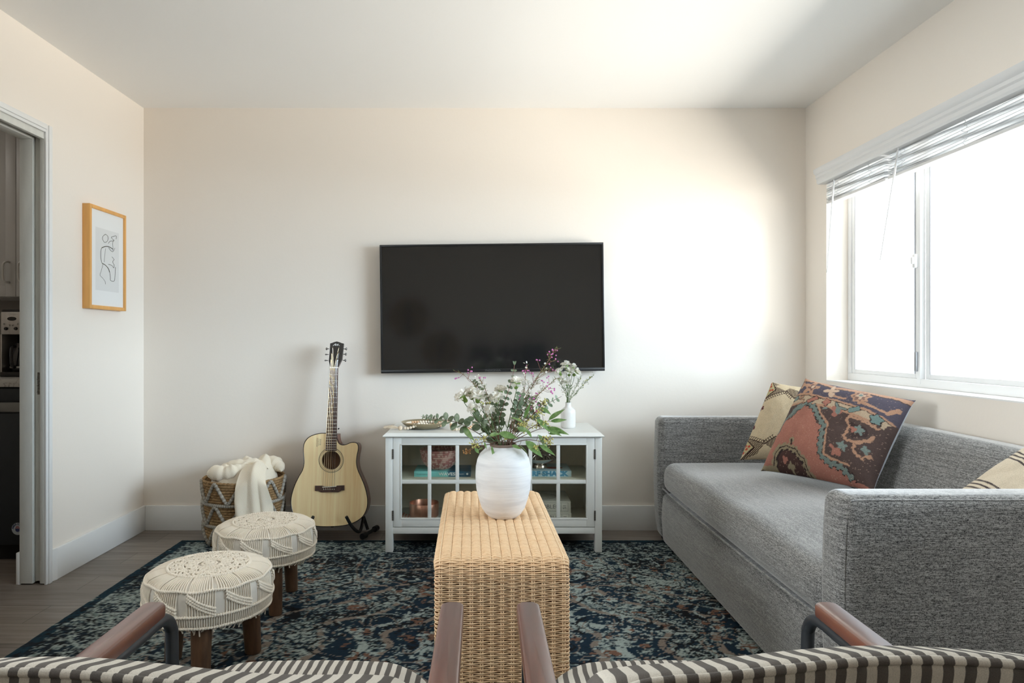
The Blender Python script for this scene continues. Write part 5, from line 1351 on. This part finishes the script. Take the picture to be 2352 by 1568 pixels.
def carnation_head(o, c, ax, R, seed, n=17):
    R = R*1.3
    r = np.random.RandomState(seed); ax = nrm(ax); s = nrm(np.cross(ax, (.3, .2, .9))); t = np.cross(ax, s)
    b = MB()
    for i in range(n):
        k = (i+.5)/n; el = math.radians(84-80*k**.9)+r.normal()*.12; az = i*2.39996+r.normal()*.2
        d = nrm(ax*math.sin(el)+(s*math.cos(az)+t*math.sin(az))*math.cos(el))
        p = c-ax*R*.35; Lp = R*(1.02+.22*r.rand())*(1 if k > .3 else .95); side = nrm(np.cross(d, ax+.01*s)); w = R*(.80+.3*r.rand())
        tt = np.linspace(0, 1, 5); uu = np.linspace(-1, 1, 7); wd = np.array([.12, .30, .62, .95, 1.0])
        nn = np.cross(side, d)
        G = np.zeros((5, 7, 3))
        for a_, x in enumerate(tt):
            ruff = .16*R*x**2*np.sin(uu*8+r.rand()*6)+.0*uu
            ln = Lp*x*(1-.12*uu**2*x)+(.07*R*(-1)**np.arange(7) if a_ == 4 else 0)
            G[a_] = p+d*ln[:, None]+side*(uu*w*.5*wd[a_])[:, None]+nn*(ruff-.25*R*x**2)[:, None]
        b.grid(G)
    b.build('bloom', m_pet, o, world=True, ang=180)
    b = MB(); q = c-ax*R*.30
    rows = []
    for h, rr in ((-1.15, .10), (-1.0, .30), (-.6, .36), (-.2, .42), (.0, .50), (.12, .40)):
        rows.append([q+ax*R*h+(s*math.cos(a)+t*math.sin(a))*R*rr*(1+(.15*math.cos(5*a) if h >= 0 else 0)) for a in np.linspace(0, 2*PI, 12, endpoint=False)])
    b.grid(np.array(rows), cv=True); b.build('calyx', m_calyx, o, world=True, ang=180)
def carnation(label, pts, dys, R, seed, ax=None, group='white carnations in the large vase', base=None, mouth=None, name='carnation'):
    P = stem_path(pts, dys, base, mouth); d = nrm(P[0]-P[4]); ax = nrm(d*.7+np.array(ax if ax is not None else (0, -.35, .4)))
    o = start(name, label, 'flower', np.vstack([P[:1]-ax*R*1.2, P[6:]]) if len(P) > 8 else P, group, m_stemg, .0013, .0019)
    carnation_head(o, P[0], ax, R, seed)
    b = MB()
    for k in (12, 20):
        if k < len(P)-14:
            for sg in (-1, 1): leaf(b, P[k], P[k]+nrm(d+np.array([sg*.7, fr_.normal()*.3, .3]))*.028, .0035)
    if b.n: b.build('leaves', m_stemg, o, world=True, ang=180)
    return o
C_ = carnation
C_('white carnation leaning farthest left in the vase, level with the long left eucalyptus tip', [(1058, 907), (1070, 930), (1098, 965), (1125, 1005)], (-.03, -.03, -.02, -.01), .0185, 1, (-.6, -.3, .4))
C_('white carnation at the top of the left cluster of blooms in the vase', [(1080, 897), (1092, 930), (1112, 970), (1132, 1008)], (-.01, -.01, -.01, 0), .0190, 2)
C_('white carnation on the right side of the left cluster of blooms in the vase', [(1099, 906), (1107, 935), (1122, 970), (1138, 1008)], (-.04, -.03, -.02, -.01), .0190, 3, (.3, -.4, .4))
C_('small white carnation hanging just below the left cluster of blooms', [(1084, 935), (1094, 955), (1112, 980), (1132, 1010)], (-.06, -.05, -.03, -.02), .0140, 4, (-.3, -.6, .3))
C_('white carnation in the middle of the bouquet beside the red eucalyptus stem', [(1140, 910), (1143, 935), (1145, 970), (1148, 1008)], (-.04, -.03, -.02, -.01), .0175, 5, (0, -.5, .4))
C_('white carnation behind the middle bloom of the bouquet, set slightly higher', [(1149, 893), (1150, 925), (1151, 965), (1152, 1008)], (.02, .02, .01, 0), .0165, 6)
C_('half opened small white carnation low in the middle left of the bouquet', [(1124, 938), (1127, 955), (1133, 978), (1142, 1010)], (-.07, -.05, -.03, -.02), .0130, 7, (0, -.7, .3))
C_('white carnation standing right of the red eucalyptus tip', [(1190, 874), (1184, 905), (1172, 955), (1160, 1008)], (-.02, -.02, -.01, 0), .0180, 8, (.2, -.4, .4))

def euc(label, pts, dys, sizes, seed, m=None, sm=None, shape='round', group=None, tuft=False, gap=None, elong=1.25):
    P = stem_path(pts, dys); r = np.random.RandomState(seed); o = start('eucalyptus_branch', label, 'branch', P, 'silver dollar eucalyptus in the large vase', sm or m_twig, .0007, .0019)
    d_ = np.concatenate([[0], np.cumsum(np.linalg.norm(np.diff(P, axis=0), axis=1))]); lim = np.linalg.norm(P[-9]-P[0]); b = MB()
    s = .004
    for i, z in enumerate(sizes):
        z *= 1.18; s += z*.72 if gap is None else gap
        if s > d_[-1]-.09: break
        p = np.array([np.interp(s, d_, P[:, k]) for k in range(3)]); q = np.array([np.interp(s-.006, d_, P[:, k]) for k in range(3)]); d = nrm(q-p)
        side = nrm(np.cross(d, nrm((r.normal()*.4, -1, .3)))); 
        if i % 2: side = nrm(np.cross(d, side)*.8+side*.5)
        for sg in (-1, 1):
            dr = nrm(side*sg+d*.35+np.array([0, 0, .1])); leaf(b, p, p+dr*z*elong, z, shape, nrmh=nrm(d*.5+np.array([r.normal()*.3, -.8, .35])), curl=.06, fold=.04)
    if tuft:
        for k in range(6): leaf(b, P[0]-np.array([0, 0, .004]), P[0]+np.array([.006*math.cos(k), .006*math.sin(k), .012]), .006, 'lance')
    b.build('leaves', m or m_euc, o, world=True, ang=180); return o
euc('long silver dollar eucalyptus branch reaching left from the vase toward the brass bowl', [(967, 956), (1000, 961), (1034, 966), (1062, 975), (1092, 991), (1122, 1010)], (-.03, -.03, -.03, -.03, -.02, -.01), [.006, .007, .008, .009, .010, .012, .014, .017, .020, .022, .023, .023, .022], 1)
euc('upright red stemmed eucalyptus branch in the middle of the bouquet with a tufted tip', [(1182, 836), (1178, 862), (1168, 897), (1156, 932), (1146, 968)], (0, 0, 0, 0, 0), [.010, .011, .012, .013, .014, .015, .016, .017, .018], 2, sm=m_stemr, tuft=True, gap=.021, elong=1.0)
euc('blue green eucalyptus branch rising behind the left cluster of carnations', [(1084, 870), (1098, 888), (1115, 915), (1132, 955)], (.03, .03, .02, .01), [.010, .011, .012, .013, .014, .014, .015, .015], 3, elong=1.0)
euc('eucalyptus branch pointing right between the bouquet and the small bottle vase', [(1290, 910), (1268, 921), (1245, 935), (1218, 958), (1190, 985)], (0, 0, 0, 0, 0), [.010, .012, .014, .016, .018, .018, .020, .020], 4, gap=.017)
euc('short eucalyptus branch of large dark leaves low on the left of the bouquet', [(1080, 948), (1096, 966), (1112, 990)], (-.02, -.02, -.01), [.022, .025, .026, .026], 5, elong=1.15)
euc('eucalyptus branch of broad leaves right of the middle of the bouquet', [(1198, 896), (1192, 920), (1182, 952), (1168, 990)], (-.03, -.03, -.02, -.01), [.016, .018, .020, .020, .020, .020], 6, elong=1.0)

euc('eucalyptus branch of dark round leaves rising behind the middle carnation', [(1150, 905), (1146, 930), (1146, 955), (1148, 985)], (.04, .03, .02, .01), [.014, .016, .018, .020, .020, .020, .020], 11, elong=1.05)
euc('eucalyptus branch of dark leaves leaning right behind the yellow seeds', [(1222, 905), (1212, 930), (1198, 958), (1178, 992)], (.02, .02, .01, 0), [.016, .018, .020, .022, .022, .022, .022], 12, elong=1.1)
euc('eucalyptus branch of small leaves just left of the red stemmed branch', [(1120, 905), (1126, 935), (1134, 962), (1142, 990)], (.01, .01, 0, 0), [.012, .014, .016, .018, .018, .018, .018, .018], 13, elong=1.05)
euc('eucalyptus branch of broad leaves low at the back of the vase mouth', [(1205, 960), (1190, 975), (1172, 995)], (.05, .04, .02), [.020, .024, .024, .024, .024], 14, elong=1.1)
euc('short eucalyptus branch of broad leaves beside the long left branch', [(1104, 952), (1116, 968), (1128, 990)], (.03, .02, .01), [.020, .024, .026, .026, .026], 15, elong=1.1)

def seeded(label, pts, dys, leaves, seeds, seed, rust=False):
    P = stem_path(pts, dys); r = np.random.RandomState(seed); o = start('seeded_eucalyptus', label, 'branch', P, 'seeded eucalyptus in the large vase', m_twig, .0009, .0022)
    b = MB(); tw = MB()
    for (x1, y1, d1, x2, y2, d2, w) in leaves:
        p, q = bp(x1, y1, d1), bp(x2, y2, d2)
        k = np.argmin(np.linalg.norm(P-p, axis=1)); tw.tube(smooth_path([P[k], (P[k]+p)/2+np.array([0, 0, -.002]), p], 3), .0008, 5); leaf(b, p, q, w, 'lance', curl=.10, fold=.12)
    if b.n: b.build('leaves', m_seedleaf, o, world=True, ang=180)
    sd = MB()
    for (x, y, d, n, sp) in seeds:
        c = bp(x, y, d); k = np.argmin(np.linalg.norm(P-c, axis=1)); tw.tube(smooth_path([P[k], (P[k]+c)/2, c], 3), .0008, 5)
        for i in range(n):
            q = c+r.normal(0, 1, 3)*np.array([sp, sp*.8, sp*.8]); tw.tube(np.array([c+(q-c)*.15, q]), .0005, 4, caps=False); sd.ball(q, .0019+.0007*r.rand(), 6, sc=(1, 1, 1.25))
    if tw.n: tw.build('twigs', m_twig, o, world=True, ang=180)
    if sd.n: sd.build('seeds', m_seedr if rust else m_seed, o, world=True, ang=180)
    return o
seeded('seeded eucalyptus whose two leaves reach the small bottle vase on the right', [(1262, 966), (1240, 971), (1215, 985), (1188, 1002)], (0, 0, 0, 0), [(1260, 965, 0, 1297, 936, .02, .024), (1264, 967, 0, 1302, 963, -.01, .016), (1243, 935, 0, 1266, 951, -.02, .016)], [(1251, 972, -.01, 22, .008), (1225, 958, 0, 36, .010)], 1)
seeded('seeded eucalyptus with long leaves pointing right over the cabinet top', [(1262, 985), (1240, 985), (1212, 996), (1184, 1010)], (-.03, -.03, -.02, -.01), [(1233, 962, -.03, 1262, 987, -.05, .024), (1262, 980, -.03, 1307, 998, -.05, .019), (1260, 996, -.03, 1293, 992, -.05, .015), (1248, 978, -.03, 1290, 1000, -.06, .020)], [(1205, 976, -.04, 44, .011), (1238, 975, -.03, 26, .009)], 2)
seeded('seeded eucalyptus drooping low on the right in front of the silver bowl', [(1258, 1020), (1235, 1012), (1208, 1010), (1182, 1016)], (-.07, -.06, -.04, -.02), [(1207, 1012, -.06, 1247, 1048, -.09, .034), (1238, 1021, -.06, 1276, 1044, -.08, .019), (1236, 998, -.05, 1262, 1034, -.04, .024), (1193, 1022, -.05, 1214, 1040, -.08, .012)], [(1256, 1008, -.06, 34, .011), (1233, 1028, -.08, 14, .006), (1262, 1018, -.06, 20, .007)], 3)
seeded('seeded eucalyptus with a narrow upright leaf right of the middle', [(1252, 922), (1235, 940), (1212, 965), (1185, 1000)], (-.05, -.05, -.04, -.02), [(1204, 960, -.07, 1219, 924, -.08, .014), (1172, 958, -.06, 1205, 968, -.10, .018), (1188, 982, -.06, 1216, 990, -.10, .020), (1208, 985, -.07, 1222, 1004, -.10, .014)], [(1250, 924, -.05, 22, .008), (1238, 945, -.05, 26, .009), (1198, 972, -.07, 20, .008)], 4)
seeded('seeded eucalyptus with broad leaves across the front of the vase mouth', [(1186, 1003), (1168, 1006), (1155, 1012)], (-.09, -.07, -.05), [(1124, 999, -.07, 1148, 995, -.10, .017), (1146, 994, -.08, 1190, 1005, -.09, .027), (1129, 1024, -.055, 1137, 1058, -.075, .010), (1176, 1022, -.05, 1197, 1030, -.08, .015), (1112, 1015, -.05, 1118, 1030, -.08, .008)], [(1160, 1004, -.07, 10, .006)], 5)
seeded('seeded eucalyptus with rusty seeds hanging low on the left by the pink bowl', [(1074, 1035), (1092, 1022), (1112, 1014), (1130, 1018)], (-.05, -.05, -.04, -.02), [(1064, 978, -.03, 1087, 1012, -.06, .026), (1090, 1028, -.05, 1102, 1042, -.03, .014), (1108, 1026, -.04, 1098, 1036, -.02, .012)], [(1092, 1022, -.05, 34, .010), (1112, 1006, -.05, 20, .008)], 6)
seeded('rusty seed sprig hanging at the lower left edge of the bouquet', [(1070, 1036), (1088, 1030), (1112, 1022), (1130, 1020)], (-.03, -.03, -.02, -.02), [], [(1072, 1036, -.03, 26, .007)], 7, True)

def wax(label, pts, dys, buds, seed, nn=60, flowers=0, pink=True, name='waxflower_sprig', cat='sprig', group='waxflower sprigs in the large vase', base=None, mouth=None, m_n=None, sm=None):
    P = stem_path(pts, dys, base, mouth); r = np.random.RandomState(seed); o = start(name, label, cat, P, group, sm or m_stemr, .0006, .0014)
    d_ = np.concatenate([[0], np.cumsum(np.linalg.norm(np.diff(P, axis=0), axis=1))]); top = d_[-1]*.62
    b = MB(); tw = MB(); bd = MB(); fl = MB()
    ends = []
    for i in range(9):
        s = top*(.05+.9*i/9); p = np.array([np.interp(s, d_, P[:, k]) for k in range(3)]); q = np.array([np.interp(max(0, s-.01), d_, P[:, k]) for k in range(3)]) if s > .01 else P[0]+(P[0]-P[2])
        d = nrm(q-p+1e-6); e = p+nrm(d+r.normal(0, .5, 3)*np.array([1, 1, .6]))*(.018+.016*r.rand()); tw.tube(smooth_path([p, (p+e)/2+r.normal(0, .002, 3), e], 3), .0006, 4); ends.append((p, e))
    for i in range(nn):
        p, e = ends[i % 9] if r.rand() < .6 else (lambda s: (np.array([np.interp(s, d_, P[:, k]) for k in range(3)]),)*2)(top*r.rand())
        a = p+(e-p)*r.rand(); g = a+nrm(r.normal(0, 1, 3)*np.array([1, 1, .7])+np.array([0, 0, .7]))*(.007+.007*r.rand()); b.tube(np.array([a, (a+g)/2, g]), np.array([.0006, .0007, .0002]), 4, caps=False)
    for (x, y, dd, n) in buds:
        c = bp(x, y, dd, base); k = np.argmin(np.linalg.norm(P-c, axis=1)); k = min(k+3, len(P)-1); tw.tube(smooth_path([P[k], (P[k]+c)/2+np.array([0, 0, -.003]), c], 4), .0006, 4)
        for i in range(n): bd.ball(c+r.normal(0, .0045, 3), .0024+.0012*r.rand(), 7)
    for i in range(flowers):
        p, e = ends[i % 9]; c = e+r.normal(0, .006, 3); ax = nrm(r.normal(0, .5, 3)+np.array([0, -.6, .5])); s = nrm(np.cross(ax, (1, .2, .1))); t = np.cross(ax, s)
        for k in range(5):
            a = 2*PI*k/5; dd = s*math.cos(a)+t*math.sin(a); leaf(fl, c, c+dd*.0048+ax*.001, .0042, 'round', nrmh=ax, curl=0)
    tw.build('twigs', sm or m_stemr, o, world=True, ang=180); b.build('needles', m_n or m_need, o, world=True, ang=180)
    if bd.n: bd.build('buds', m_bud if pink else m_budg, o, world=True, ang=180)
    if fl.n: fl.build('blossoms', m_pet, o, world=True, ang=180)
    return o
wax('tallest waxflower sprig with pink buds rising in front of the television', [(1276, 799), (1264, 822), (1246, 848), (1224, 884), (1200, 924), (1174, 972)], (.02, .02, .01, .01, 0, 0), [(1279, 804, .02, 2), (1257, 811, .02, 2), (1268, 816, .02, 4), (1234, 827, .02, 3), (1277, 827, .02, 2), (1270, 803, .02, 2)], 1, 110)
wax('waxflower sprig with pink buds just right of the tallest sprig, below its tip', [(1272, 845), (1240, 864), (1216, 890), (1188, 942)], (.04, .03, .02, 0), [(1265, 842, .04, 2), (1272, 851, .04, 2), (1221, 853, .03, 3), (1226, 858, .03, 2)], 2, 70, 14)
wax('waxflower sprig with bright pink buds on the right edge of the bouquet', [(1277, 868), (1256, 888), (1232, 911), (1202, 946)], (-.02, -.02, -.01, 0), [(1257, 886, -.02, 3), (1268, 897, -.02, 4), (1273, 892, -.02, 2), (1266, 900, -.02, 2), (1260, 868, -.02, 2), (1247, 876, -.02, 3)], 3, 110, 8)
wax('waxflower sprig stretching to the upper left with a few buds under the television', [(1054, 853), (1069, 864), (1087, 880), (1106, 908), (1126, 948)], (.02, .02, .02, .01, 0), [(1075, 856, .02, 2), (1080, 849, .02, 3), (1049, 869, .02, 3)], 4, 40)
wax('waxflower sprig with a cluster of pink buds above the carnation right of the red stem', [(1208, 848), (1205, 880), (1196, 922), (1178, 964)], (0, 0, 0, 0), [(1204, 849, 0, 3), (1212, 844, 0, 3), (1207, 853, 0, 3), (1196, 915, -.03, 2)], 5, 60, 26)
wax('waxflower sprig of tiny white blossoms behind the left cluster of carnations', [(1104, 872), (1115, 896), (1126, 932), (1136, 972)], (.02, .01, .01, 0), [(1102, 869, .02, 2), (1110, 870, .02, 2)], 6, 120, 46)
wax('waxflower sprig with dark pink buds low on the right of the bouquet', [(1230, 905), (1222, 934), (1206, 962), (1182, 992)], (-.06, -.05, -.04, -.02), [(1222, 917, -.06, 3), (1217, 935, -.05, 3), (1230, 945, -.05, 3), (1235, 927, -.05, 2)], 7, 90, 10)
wax('waxflower sprig of tiny white blossoms under the tallest pink sprig', [(1232, 868), (1222, 890), (1206, 925), (1180, 970)], (.01, .01, .01, 0), [(1235, 905, 0, 2)], 8, 90, 40)
wax('waxflower sprig of pale buds left of the vase mouth between two carnation stems', [(1110, 932), (1118, 955), (1130, 985)], (-.05, -.04, -.02), [(1125, 925, -.05, 3), (1108, 925, -.05, 3)], 9, 60, 16, pink=False)

# small bottle vase flowers
BB, BM = 3.70, (at(1305, 928, 3.70)[0], 3.70, .6255+.134)
cg = 'white carnations in the small bottle vase'
for lab, pts, R, ax in (('white carnation at the top left of the small bottle vase bunch', [(1299, 836), (1302, 870), (1304, 905)], .0200, (-.2, -.3, .5)),
                        ('white carnation bud standing at the top right of the small bottle vase bunch', [(1318, 839), (1312, 872), (1307, 905)], .0120, (.2, -.2, .6)),
                        ('white carnation in the centre of the small bottle vase bunch', [(1309, 850), (1307, 880), (1305, 905)], .0200, (.1, -.5, .4)),
                        ('white carnation turned outward on the right of the small bottle vase bunch', [(1326, 853), (1315, 880), (1307, 907)], .0185, (.6, -.3, .3)),
                        ('white carnation on the left of the small bottle vase bunch', [(1282, 852), (1295, 882), (1303, 907)], .0170, (-.5, -.3, .4)),
                        ('white carnation low in the small bottle vase bunch', [(1300, 874), (1303, 895), (1304, 912)], .0190, (-.1, -.7, .3))):
    carnation(lab, pts, (-.02, -.01, 0), R, int(pts[0][0]), ax, cg, BB, BM)
sg_ = 'airy filler sprigs in the small bottle vase'
wax('airy pale filler sprig bending to the right out of the small bottle vase', [(1362, 863), (1346, 877), (1328, 897), (1312, 915)], (0, 0, 0, 0), [(1355, 867, 0, 3), (1345, 875, 0, 3), (1338, 884, 0, 2)], 31, 90, 24, False, 'filler_sprig', 'sprig', sg_, BB, BM, m_need, m_stemg)
wax('dark green filler sprig right of the carnation stems in the small bottle vase', [(1334, 868), (1325, 885), (1314, 905)], (.02, .01, 0), [(1332, 870, .02, 2)], 32, 90, 6, False, 'filler_sprig', 'sprig', sg_, BB, BM, m_need, m_stemg)
wax('pale filler sprig spreading left out of the small bottle vase', [(1281, 868), (1290, 885), (1301, 908)], (-.02, -.01, 0), [(1284, 872, -.02, 3)], 33, 80, 26, False, 'filler_sprig', 'sprig', sg_, BB, BM, m_need, m_stemg)
# ================================================================ armchairs (backs to the camera)
m_arm, N, L, B = nodes_of('mahogany_armrest')
f = noise(N, L, mapping(N, L, (60, 5, 60)), 1, 5, .6, .8)
L.new(ramp(N, L, f, [(.3, srgb(88, 43, 31)), (.7, srgb(112, 58, 42))]), B.inputs['Base Color']); B.inputs['Roughness'].default_value = .34; B.inputs['Coat Weight'].default_value = 1.0; B.inputs['Coat Roughness'].default_value = .32
m_tube = M('dark_painted_tube', (.016, .020, .026), .42)
def stripes():
    m, N, L, B = nodes_of('grey_white_ticking')
    tc = N.new('ShaderNodeTexCoord'); sx = N.new('ShaderNodeSeparateXYZ'); L.new(tc.outputs['Object'], sx.inputs[0])
    nz = noise(N, L, tc.outputs['Object'], 9, 2)
    a = N.new('ShaderNodeMath'); a.operation = 'MULTIPLY_ADD'; a.inputs[1].default_value = .012; L.new(nz, a.inputs[0]); L.new(sx.outputs['X'], a.inputs[2])
    d = N.new('ShaderNodeMath'); d.operation = 'PINGPONG'; d.inputs[1].default_value = .0098; L.new(a.outputs[0], d.inputs[0])
    g = N.new('ShaderNodeMath'); g.operation = 'DIVIDE'; g.inputs[1].default_value = .0098; L.new(d.outputs[0], g.inputs[0])
    wv = noise(N, L, mapping(N, L, (900, 900, 900)), 1, 2)
    c = ramp(N, L, g.outputs[0], [(.47, srgb(104, 99, 95)), (.53, srgb(220, 214, 203))])
    c = mixc(N, L, .6, c, ramp(N, L, wv, [(.35, (.72, .72, .72)), (.6, (1, 1, 1))]), 'MULTIPLY')
    L.new(c, B.inputs['Base Color']); B.inputs['Roughness'].default_value = .9; B.inputs['Specular IOR Level'].default_value = .2
    bump(N, L, B, wv, .3, .001); return m
m_tick = stripes()
def make_chair(label, xc, seed, dz, lean):
    t = thing('armchair', label, 'armchair', (xc, 1.0, 0), 0, 'striped armchairs in the foreground')
    r = np.random.RandomState(seed); Y0 = 1.0
    for sg in (-1, 1):
        xa = sg*.280
        # armrest: flat board, rounded tip, eased edges
        x0, x1, ya, yb_ = xa-.0215, xa+.0215, .72-Y0, 1.292-Y0
        out = []
        for cx_, cy_, s0 in ((x1-.014, yb_-.014, 0), (x0+.014, yb_-.014, PI/2), (x0+.012, ya+.012, PI), (x1-.012, ya+.012, 1.5*PI)):
            for a in np.linspace(0, PI/2, 7): out.append((cx_+.014*math.cos(s0+a), cy_+.014*math.sin(s0+a)))
        out = np.array(out); cen = out.mean(0); b = MB(); rings = []
        for z, ins in ((.573, .006), (.5755, .001), (.578, 0), (.594, 0), (.5975, .0012), (.5995, .004)):
            o2 = out.copy(); o2[:, 0] = xa+(out[:, 0]-xa)*(1-ins/.0215); o2[:, 1] = cen[1]+(out[:, 1]-cen[1])*(1-ins/.28); rings.append(np.column_stack([o2, np.full(len(o2), z)]))
        b.grid(np.array(rings), cv=True, flip=True); k = len(out); b.Fs.append(tuple(range(b.n-k, b.n))); b.mi.append(0); b.Fs.append(tuple(range(b.n-6*k, b.n-5*k))[::-1]); b.mi.append(0)
        b.build('armrest', m_arm, t, ang=35)
        # bent tube: under the arm, down to the floor
        p = [(xa-sg*.004, -.26, .5605), (xa-sg*.004, .20, .5605), (xa-sg*.004, .285, .5605), (xa-sg*.004, .318, .553), (xa-sg*.004, .340, .532), (xa-sg*.004, .347, .495), (xa-sg*.004, .349, .30), (xa-sg*.004, .350, .012)]
        b = MB(); b.tube(smooth_path(p, 8), .0122, 14); b.build('front_leg', m_tube, t, ang=180)
        p = [(xa-sg*.004, -.415, .70), (xa-sg*.004, -.37, .60), (xa-sg*.004, -.28, .42), (xa-sg*.004, -.24, .30), (xa-sg*.004, -.30, .15), (xa-sg*.004, -.36, .0)]
        b = MB(); b.tube(smooth_path(p, 8), .0122, 12); b.build('rear_leg', m_tube, t, ang=180)
        b = MB(); b.tube(np.array([(xa-sg*.004, .349, .315), (xa-sg*.004, -.235, .30)]), .011, 10); b.build('side_rail', m_tube, t)
    for y, z in ((.33, .315), (-.235, .30), (-.39, .64)):
        b = MB(); b.tube(np.array([(-.272, y, z), (.272, y, z)]), .011, 10); b.build('cross_rail', m_tube, t)
    # seat cushion
    def sf(V):
        x = V[:, 0]/.24; y = (V[:, 1]-.06)/.36; up = np.clip((V[:, 2]-.38)/.05, 0, 1)
        V[:, 2] += up*(.022*(1-x**2)*(1-.6*y**2)-.018*np.clip(np.abs(x)-.72, 0, 1)/.28)
        cor = np.clip(np.abs(x)-.6, 0, 1)*np.clip(y-.5, 0, 1); V[:, 1] -= .22*cor
        return V
    b = MB(); b.soft((-.243, -.29, .325), (.243, .415, .435), .042, (24, 24, 3), sf); sc = b.build('seat_cushion', m_tick, t, ang=180)
    # back cushion, leaning away from the seat, with a soft wavy top
    ph = r.rand()*6
    def bf(V):
        fr = np.clip((V[:, 1]+.305)/.087, 0, 1)
        k = (V[:, 2]-.40)/.40
        x = V[:, 0]/.27
        V[:, 1] += -.098*k+.012*np.sin(x*3+ph)*k
        V[:, 0] *= 1+.085*np.clip(k-.2, 0, 1)
        top = np.clip((k-.7)/.3, 0, 1)
        V[:, 2] += -.031*top*fr**.8+top*(lean*x+.003*np.sin(x*4.2+ph)-.010*np.clip(np.abs(x)-.75, 0, 1)*4*np.abs(x))
        return V
    b = MB(); b.soft((-.252, -.305, .40), (.252, -.218, .796+dz), .024, (30, 2, 18), bf); bc = b.build('back_cushion', m_tick, t, ang=180)
    # piped seam along the rear top edge and down both sides
    pts = []
    for x, z in [(-.246, .45), (-.246, .60), (-.2465, .70), (-.242, .766), (-.225, .783)]+[(x_, .7872) for x_ in np.linspace(-.19, .19, 14)]+[(.225, .783), (.242, .766), (.2465, .70), (.246, .60), (.246, .45)]: pts.append((x, -.3005, z+dz*(z > .7)))
    P = bf(smooth_path(pts, 5)); b = MB(); b.tube(P, .0042, 8); b.build('piping', m_tick, bc, ang=180)
    return t
make_chair('striped armchair with mahogany arms in front of the macrame footstools', -.338, 2, .005, -.001)
make_chair('striped armchair with mahogany arms in front of the grey sofa', .364, 5, .017, .003)

# ================================================================ camera and colour management
cam = bpy.data.cameras.new('camera'); co = bpy.data.objects.new('camera', cam); C.objects.link(co)
cam.sensor_fit = 'HORIZONTAL'; cam.sensor_width = 36; cam.lens = F/2352*36
cam.shift_x = (1176-CX)/2352; cam.shift_y = (CY-784)/2352*1.0
co.location = (0, 0, CZ); co.rotation_euler = (PI/2, 0, 0); cam.clip_start = .05
sc = bpy.context.scene; sc.camera = co
sc.view_settings.view_transform = 'Standard'; sc.view_settings.look = 'None'; sc.view_settings.gamma = 1; sc.view_settings.use_curve_mapping = False
sc.view_settings.exposure = EXPO
sc.cycles.max_bounces = 8; sc.cycles.diffuse_bounces = 6; sc.cycles.glossy_bounces = 3; sc.cycles.transparent_max_bounces = 12; sc.cycles.caustics_reflective = False; sc.cycles.caustics_refractive = False
